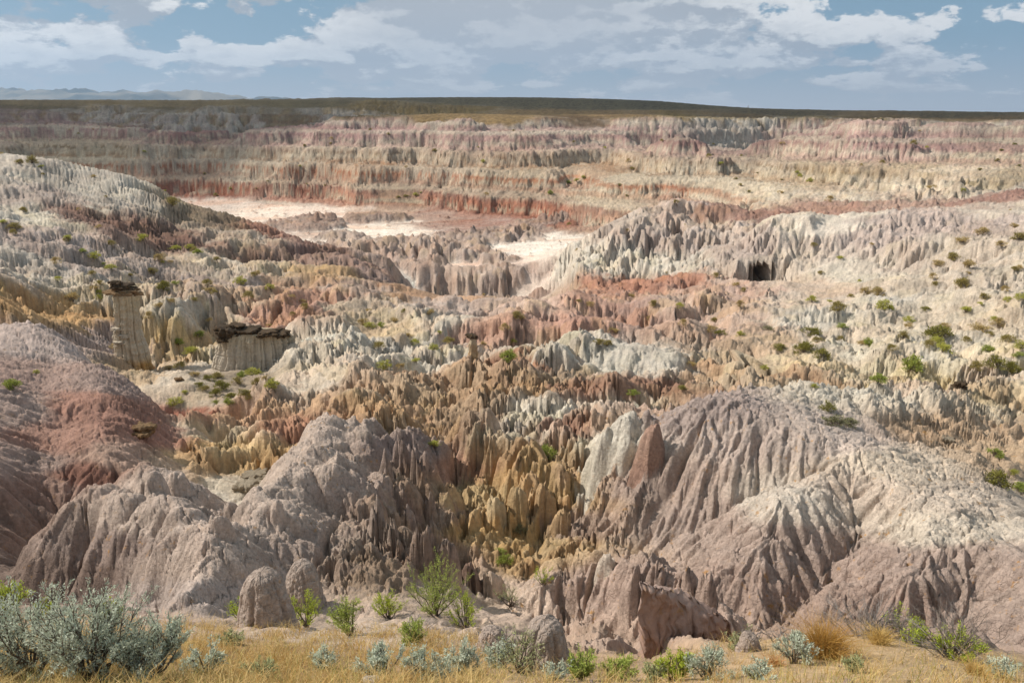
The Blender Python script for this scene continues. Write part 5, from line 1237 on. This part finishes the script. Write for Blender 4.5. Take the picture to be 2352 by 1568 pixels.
rim_bush(1248, 1345, 50, 34, RAB, 'small yellow-green bush at the upper end of the gully path', 427, 'rabbitbrush', nstem=9, ntwig=5, nl=20)
rim_bush(960, 1478, 120, 50, GRN, 'low green bush on the grass edge below the gully', 428, 'rabbitbrush', **MED)

for k_, (X, Y, w_, h_, c_, lb_) in enumerate(((470, 1545, 90, 56, SAGE, 'small sagebrush just right of the lower left clump'), (600, 1560, 80, 46, GYO, 'grey-olive tuft bush in the golden grass below the grooved knob'), (740, 1535, 70, 40, SAGE, 'pale low sagebrush in the middle of the golden grass'), (530, 1480, 56, 36, GYO, 'little grey-olive bush at the upper edge of the golden grass'), (1280, 1562, 70, 44, SAGE, 'low sagebrush at the bottom edge below the domed boulder'), (1500, 1566, 60, 40, GYO, 'little grey-olive bush at the bottom edge below the clay fin'), (1745, 1560, 80, 40, SAGE, 'low sagebrush at the bottom edge right of the small boulder'), (1960, 1545, 60, 34, GYO, 'sparse grey-olive bush on the sand right of the brown tuft'), (2300, 1556, 90, 50, SAGE, 'sagebrush in the lower right corner'))):
    rim_bush(X, Y, w_, h_, c_, lb_, 440 + k_, nstem=12, ntwig=6, nl=22)
# dead bushes
def dead_mesh(seed, w, h, n=34):
    r0 = np.random.default_rng(seed); g = Geo()
    def grow(p, d, ln, r, lev):
        q = p + d * ln * .5 + r0.normal(0, .06 * ln, 3); e = q + (d + r0.normal(0, .22, 3)) * ln * .5
        tube(g, [p, q, e], [r, r * .8, r * .55], 3)
        if lev > 0:
            for _ in range(r0.integers(2, 4)):
                t = r0.uniform(.3, 1); s = p + (e - p) * t
                dd = d + r0.normal(0, .55, 3); dd[2] = abs(dd[2]) * .8; dd /= np.linalg.norm(dd)
                grow(s, dd, ln * r0.uniform(.45, .75), r * .55, lev - 1)
    for k in range(n):
        a = r0.uniform(0, 6.28); sp_ = r0.uniform(.2, 1.1)
        d = np.array([math.cos(a) * sp_, math.sin(a) * sp_, r0.uniform(.5, 1.1)]); d /= np.linalg.norm(d)
        grow(np.array([r0.normal(0, .05), r0.normal(0, .05), -.04]), d, h * r0.uniform(.5, .8), .008, 2)
    return g.mesh('twig', False)
for X, Y, w, h, s, lb in ((1985, 1462, 200, 90, 501, 'tangled grey dead bush behind the brown tuft'), (2190, 1510, 220, 150, 502, 'large dark grey dead bush at the lower right'), (2085, 1470, 120, 70, 503, 'low grey dead twigs between the two dead bushes'), (1730, 1490, 90, 40, 504, 'small heap of dead twigs by the small pale boulder'), (1790, 1470, 80, 36, 505, 'reddish dead twigs on the rim above the sagebrush'), (960, 1450, 80, 40, 506, 'dead grey twigs under the large gully bush')):
    h0 = hit(X, Y); sc = px_m(X, Y, h0[1])
    o = tag(empty('dead_bush', (h0[0], h0[1], fast_h(h0[0], h0[1]) - .02)), lb, 'dead bush')
    part('twig', dead_mesh(s, w * sc, h * sc * 1.1, 40 if w > 150 else 16), o, M_dead); o.scale = (w / h * .55, w / h * .55, 1)

# ---- grass
def blades(n, P, hgt, wid, col_a, col_b, lean=.35, seed=0, tone=None):
    """curved blades rooted at P (n,3)"""
    r0 = np.random.default_rng(seed); g = Geo()
    a = r0.uniform(0, 6.28, n); ln = hgt * r0.uniform(.5, 1.25, n); L_ = lean * r0.uniform(.2, 1.4, n)
    D = np.stack([np.cos(a) * L_, np.sin(a) * L_, np.ones(n)], 1); S = np.stack([-np.sin(a), np.cos(a), np.zeros(n)], 1)
    S = S * np.cos(r0.uniform(0, 3.14, n))[:, None] + np.stack([np.cos(a), np.sin(a), np.zeros(n)], 1) * .6
    S /= np.linalg.norm(S, axis=1)[:, None]
    w = (wid * r0.uniform(.7, 1.3, n))[:, None]; l = ln[:, None]
    droop = np.stack([np.cos(a), np.sin(a), -np.ones(n) * .6], 1) * (L_ * .55)[:, None]
    m = P + D * l * .55; t = P + D * l + droop * l
    V = np.stack([P - S * w, P + S * w, m + S * w * .7, m - S * w * .7, t], 1)
    i = np.arange(n)[:, None] * 5
    tt_ = r0.random((n, 1)) if tone is None else np.clip(tone[:, None] + r0.normal(0, .2, (n, 1)), 0, 1.2); k = r0.uniform(.7, 1.15, (n, 1))
    c = (srgb(*col_a) * (1 - tt_) + srgb(*col_b) * tt_) * k * 1.12
    cc = np.concatenate([np.repeat(c[:, None], 5, 1).reshape(-1, 3), np.ones((n * 5, 1))], 1)
    g.add(V.reshape(-1, 3), q=i + np.array([[0, 1, 2, 3]]), t=i + np.array([[3, 2, 4]]), c=cc)
    return g
def rim_points(n, dens, seed):
    r0 = np.random.default_rng(seed); out = []
    while len(out) < n:
        X = r0.uniform(-120, 2470, 4000); Y = r0.uniform(1405, 1640, 4000); d = dens(X, Y)
        for x, y in zip(X[r0.random(4000) < d], Y[r0.random(4000) < d]):
            p = pt(x, y, 1.0); j = int(np.clip(np.interp(p[0], uc, np.arange(NCOL)) + .5, 0, NCOL - 1))
            tcol = GH[:, j] / GY[:, j]; ok = np.nonzero((GY[:, j] > 4.2) & (tcol >= p[2]))[0]
            if len(ok) == 0: continue
            yy = GY[ok[0], j]
            if yy > EDGE[ok[0], j] + .5 or KM[ok[0], j] > .3: continue
            out.append((p[0] * yy, yy, GH[ok[0], j] - .01))
            if len(out) >= n: break
    return np.array(out)
def pn(X, Y, s=60.0, sd=4): return perlin((X / s).astype(f32), (Y / s * 1.6).astype(f32), sd)
SOIL = 1
gold = lambda X, Y: np.clip(np.interp(X, [-120, 300, 420, 1000, 1120, 1300, 1800, 2470], [.8, .9, 1, 1, .55, .22, .16, .25]) * (.30 + 1.7 * pn(X, Y, 55) + .8 * pn(X, Y, 22, 8)), 0.015, 1)
Pc = rim_points(1150, gold, 11); r2 = np.random.default_rng(5)
sz_ = r2.gamma(2.0, 9.0, len(Pc)).astype(int) + 3; own = np.repeat(np.arange(len(Pc)), sz_)
P = Pc[own] + r2.normal(0, 1, (len(own), 3)) * np.array([.07, .07, 0])
P[:, 2] = [fast_h(a, b) - .01 for a, b in P[:, :2]]
g = blades(len(P), P, .18 * np.repeat(r2.uniform(.5, 1.4, len(Pc)), sz_), .0030, (216, 190, 134), (182, 146, 86), .7, 1, np.repeat(r2.uniform(0, 1, len(Pc)), sz_))
o = part('golden_grass', g.mesh('golden_grass', False, True), None, M_leaf); o['kind'] = 'stuff'; o['label'] = 'dry golden grass covering the rim'
P = rim_points(7000, lambda X, Y: np.clip(np.interp(Y, [1450, 1560], [.2, .9]) * np.interp(X, [0, 500, 1200, 1500, 2470], [.8, .9, .6, .3, .3]) * (.5 + .9 * pn(X, Y, 90, 9)), 0, 1), 12)
g = blades(len(P), P, .17, .0032, (158, 154, 88), (190, 176, 112), .45, 2)
o = part('olive_grass', g.mesh('olive_grass', False, True), None, M_leaf); o['kind'] = 'stuff'; o['label'] = 'fresher olive grass between the dry blades'
P = rim_points(5000, lambda X, Y: np.clip(.5 + .5 * pn(X, Y, 40, 19), 0, 1), 13)
g = blades(len(P), P, .07, .004, (206, 178, 120), (180, 148, 98), 1.6, 3)
o = part('straw_litter', g.mesh('straw_litter', False, True), None, M_leaf); o['kind'] = 'stuff'; o['label'] = 'fallen straw lying on the sandy rim'
# brown tuft on the sandy rim and smaller straw tufts
for X, Y, w, h, n, ca, cb, lb, s in ((1893, 1510, 96, 84, 1500, (160, 118, 56), (186, 146, 76), 'round brown grass tuft on the sandy rim at the right', 1), (1560, 1556, 40, 30, 300, (196, 160, 96), (206, 176, 116), 'small straw tuft by the clay fin', 2), (2020, 1480, 60, 44, 500, (206, 176, 110), (190, 156, 90), 'pale straw tuft under the dead bush', 3), (1780, 1530, 44, 30, 300, (190, 130, 80), (200, 160, 100), 'rusty straw tuft left of the silvery sagebrush', 4), (2240, 1550, 60, 36, 400, (206, 176, 110), (190, 156, 90), 'straw tuft at the lower right corner', 5), (1420, 1545, 46, 26, 260, (200, 168, 104), (186, 150, 90), 'straw tuft between the two green bushes', 6)):
    h0 = hit(X, Y); sc = px_m(X, Y, h0[1]); r0 = np.random.default_rng(600 + s)
    Pp = r0.normal(0, 1, (n, 3)) * np.array([w * sc * .13, w * sc * .13, 0])
    g = blades(n, Pp, h * sc, .003, ca, cb, .75, 60 + s)
    o = tag(part('grass_tuft', g.mesh('grass_tuft', False, True), None, M_leaf), lb, 'grass tuft'); o.location = (h0[0], h0[1], fast_h(h0[0], h0[1]) - .01)

# ground behind and beside the viewpoint, so that the rim goes on
g = Geo(); n = 24
xs = np.linspace(-1, 1, n); XX, YY = np.meshgrid(np.sign(xs) * np.abs(xs) ** 3 * 4000, -np.abs(np.linspace(0, 1, n)) ** 3 * 4000 + 1.0)
ZZ = -2.05 + fbm((XX / 40).astype(f32), (YY / 40).astype(f32), 3, 3) * np.clip(np.abs(YY - 1) / 20, 0, 1) * 1.5
idx = np.arange(n * n).reshape(n, n)
g.add(np.stack([XX, YY, ZZ], -1).reshape(-1, 3), q=np.stack([idx[:-1, :-1], idx[1:, :-1], idx[1:, 1:], idx[:-1, 1:]], -1).reshape(-1, 4), c=srgb(190, 158, 110) * .8)
o = part('ground', g.mesh('ground', True, True), None, M_soil); o['kind'] = 'structure'; o['label'] = 'sandy rim behind the viewpoint'

# clods and stones lying on the rim
SM = []
for k in range(5):
    r0 = np.random.default_rng(900 + k); na, nz = 14, 9; V = []
    for i in range(nz):
        a = -math.pi / 2 + math.pi * i / (nz - 1); th = np.arange(na) / na * 2 * math.pi
        V.append(np.stack([np.cos(a) * np.cos(th), np.cos(a) * np.sin(th) * .8, np.full(na, math.sin(a) * .6)], 1))
    V = np.concatenate(V); V += V * (noise3(V, 70 + k, 1.3) * .5 + noise3(V, 80 + k, 3.1) * .25)[:, None]
    idx = np.arange(na * nz).reshape(nz, na); g = Geo()
    g.add(V, q=np.stack([idx[:-1], np.roll(idx[:-1], -1, 1), np.roll(idx[1:], -1, 1), idx[1:]], -1).reshape(-1, 4), c=srgb(*[(206,186,168), (190,168,152), (176,150,130), (212,196,176), (160,140,124)][k]) * .72)
    me = g.mesh('stone', False, True); me.materials.append(M_near); SM.append(me)
Ps = rim_points(70, lambda X, Y: np.clip(np.interp(X, [0, 900, 1200, 2352], [.25, .35, 1, 1]) * np.ones_like(Y), 0, 1), 77)
for k, p in enumerate(Ps):
    o = bpy.data.objects.new('stone', SM[k % 5]); link(o); s = float(np.random.default_rng(k).gamma(2.2, .014)) + .012
    o.location = (p[0], p[1], p[2] + s * .25); o.scale = (s, s, s); o.rotation_euler = (0, 0, k * 1.3)
    tag(o, 'small clay stone lying loose on the grassy rim', 'stone', 'loose stones on the rim')
# ------------------------------------------------------------------ air: a thin haze that fades the far range
g = Geo()
x0, x1, y0, y1, z0, z1 = -14000., 14000., -4500., 13500., -600., 900.
g.add([(x0,y0,z0),(x1,y0,z0),(x1,y1,z0),(x0,y1,z0),(x0,y0,z1),(x1,y0,z1),(x1,y1,z1),(x0,y1,z1)], q=[(3,2,1,0),(4,5,6,7),(0,1,5,4),(1,2,6,5),(2,3,7,6),(3,0,4,7)])
hz = bpy.data.materials.new('haze'); hz.use_nodes = True; N = hz.node_tree.nodes; L = hz.node_tree.links
N.remove(N['Principled BSDF']); pv = N.new('ShaderNodeVolumePrincipled')
pv.inputs['Color'].default_value = (.52, .73, 1.0, 1); pv.inputs['Density'].default_value = 6.5e-5; pv.inputs['Anisotropy'].default_value = .2
L.new(pv.outputs[0], N['Material Output'].inputs['Volume'])
o = part('haze', g.mesh('haze', False), None, hz); o['kind'] = 'stuff'; o['label'] = 'thin blue haze in the far air'
# ------------------------------------------------------------------ unseen clouds, placed so their shadows fall on the far rim and plain
def cloud(name, x0, x1, y0, y1, alt, seed, label, thick=90.0):
    n = 60; g = Geo(); s = np.linspace(-1, 1, n)
    SX, SY = np.meshgrid(s, s); r = np.sqrt(SX ** 2 + SY ** 2); wob = fbm((SX * 2.2 + seed).astype(f32), (SY * 2.2).astype(f32), seed, 4) * .55
    body = np.clip(1 - (np.abs(SX) ** 3 + np.abs(SY) ** 3) + wob, 0, 1) ** .5
    bump = np.abs(fbm((SX * 6).astype(f32), (SY * 6).astype(f32), seed + 2, 4))
    k = alt / sdir.z; cx = SX * (x1 - x0) * .5 + (x0 + x1) * .5 + sdir.x * k; cy = SY * (y1 - y0) * .5 + (y0 + y1) * .5 + sdir.y * k
    top = alt + body * thick * (.8 + 1.6 * bump); bot = alt - body * thick * .12
    keep = body > .02
    V = np.concatenate([np.stack([cx, cy, top], -1).reshape(-1, 3), np.stack([cx, cy, bot], -1).reshape(-1, 3)])
    idx = np.arange(n * n).reshape(n, n); q = np.stack([idx[:-1, :-1], idx[:-1, 1:], idx[1:, 1:], idx[1:, :-1]], -1).reshape(-1, 4)
    q = q[keep.ravel()[q].any(1)]
    g.add(V, q=np.concatenate([q, q[:, ::-1] + n * n]))
    m = bpy.data.materials.new('cloud_vapour'); m.use_nodes = True; N = m.node_tree.nodes; L = m.node_tree.links
    N.remove(N['Principled BSDF']); tl = N.new('ShaderNodeBsdfTranslucent'); tl.inputs[0].default_value = (.9, .9, .9, 1); df = N.new('ShaderNodeBsdfDiffuse'); df.inputs[0].default_value = (.9, .9, .9, 1)
    tp = N.new('ShaderNodeBsdfTransparent'); a = N.new('ShaderNodeMixShader'); b = N.new('ShaderNodeMixShader'); b.inputs[0].default_value = .42
    L.new(tl.outputs[0], a.inputs[1]); L.new(df.outputs[0], a.inputs[2]); L.new(tp.outputs[0], b.inputs[1]); L.new(a.outputs[0], b.inputs[2]); L.new(b.outputs[0], N['Material Output'].inputs[0])
    return tag(part(name, g.mesh(name), None, m), label, 'cloud', 'clouds overhead')
cloud('cloud', -900, 1700, 395, 3200, 1000, 3, 'broad unseen cloud added to shade the far plain and rim', 140)
cloud('cloud', -520, -95, 300, 560, 1000, 8, 'smaller grey cloud shading the far left canyon wall', 80)
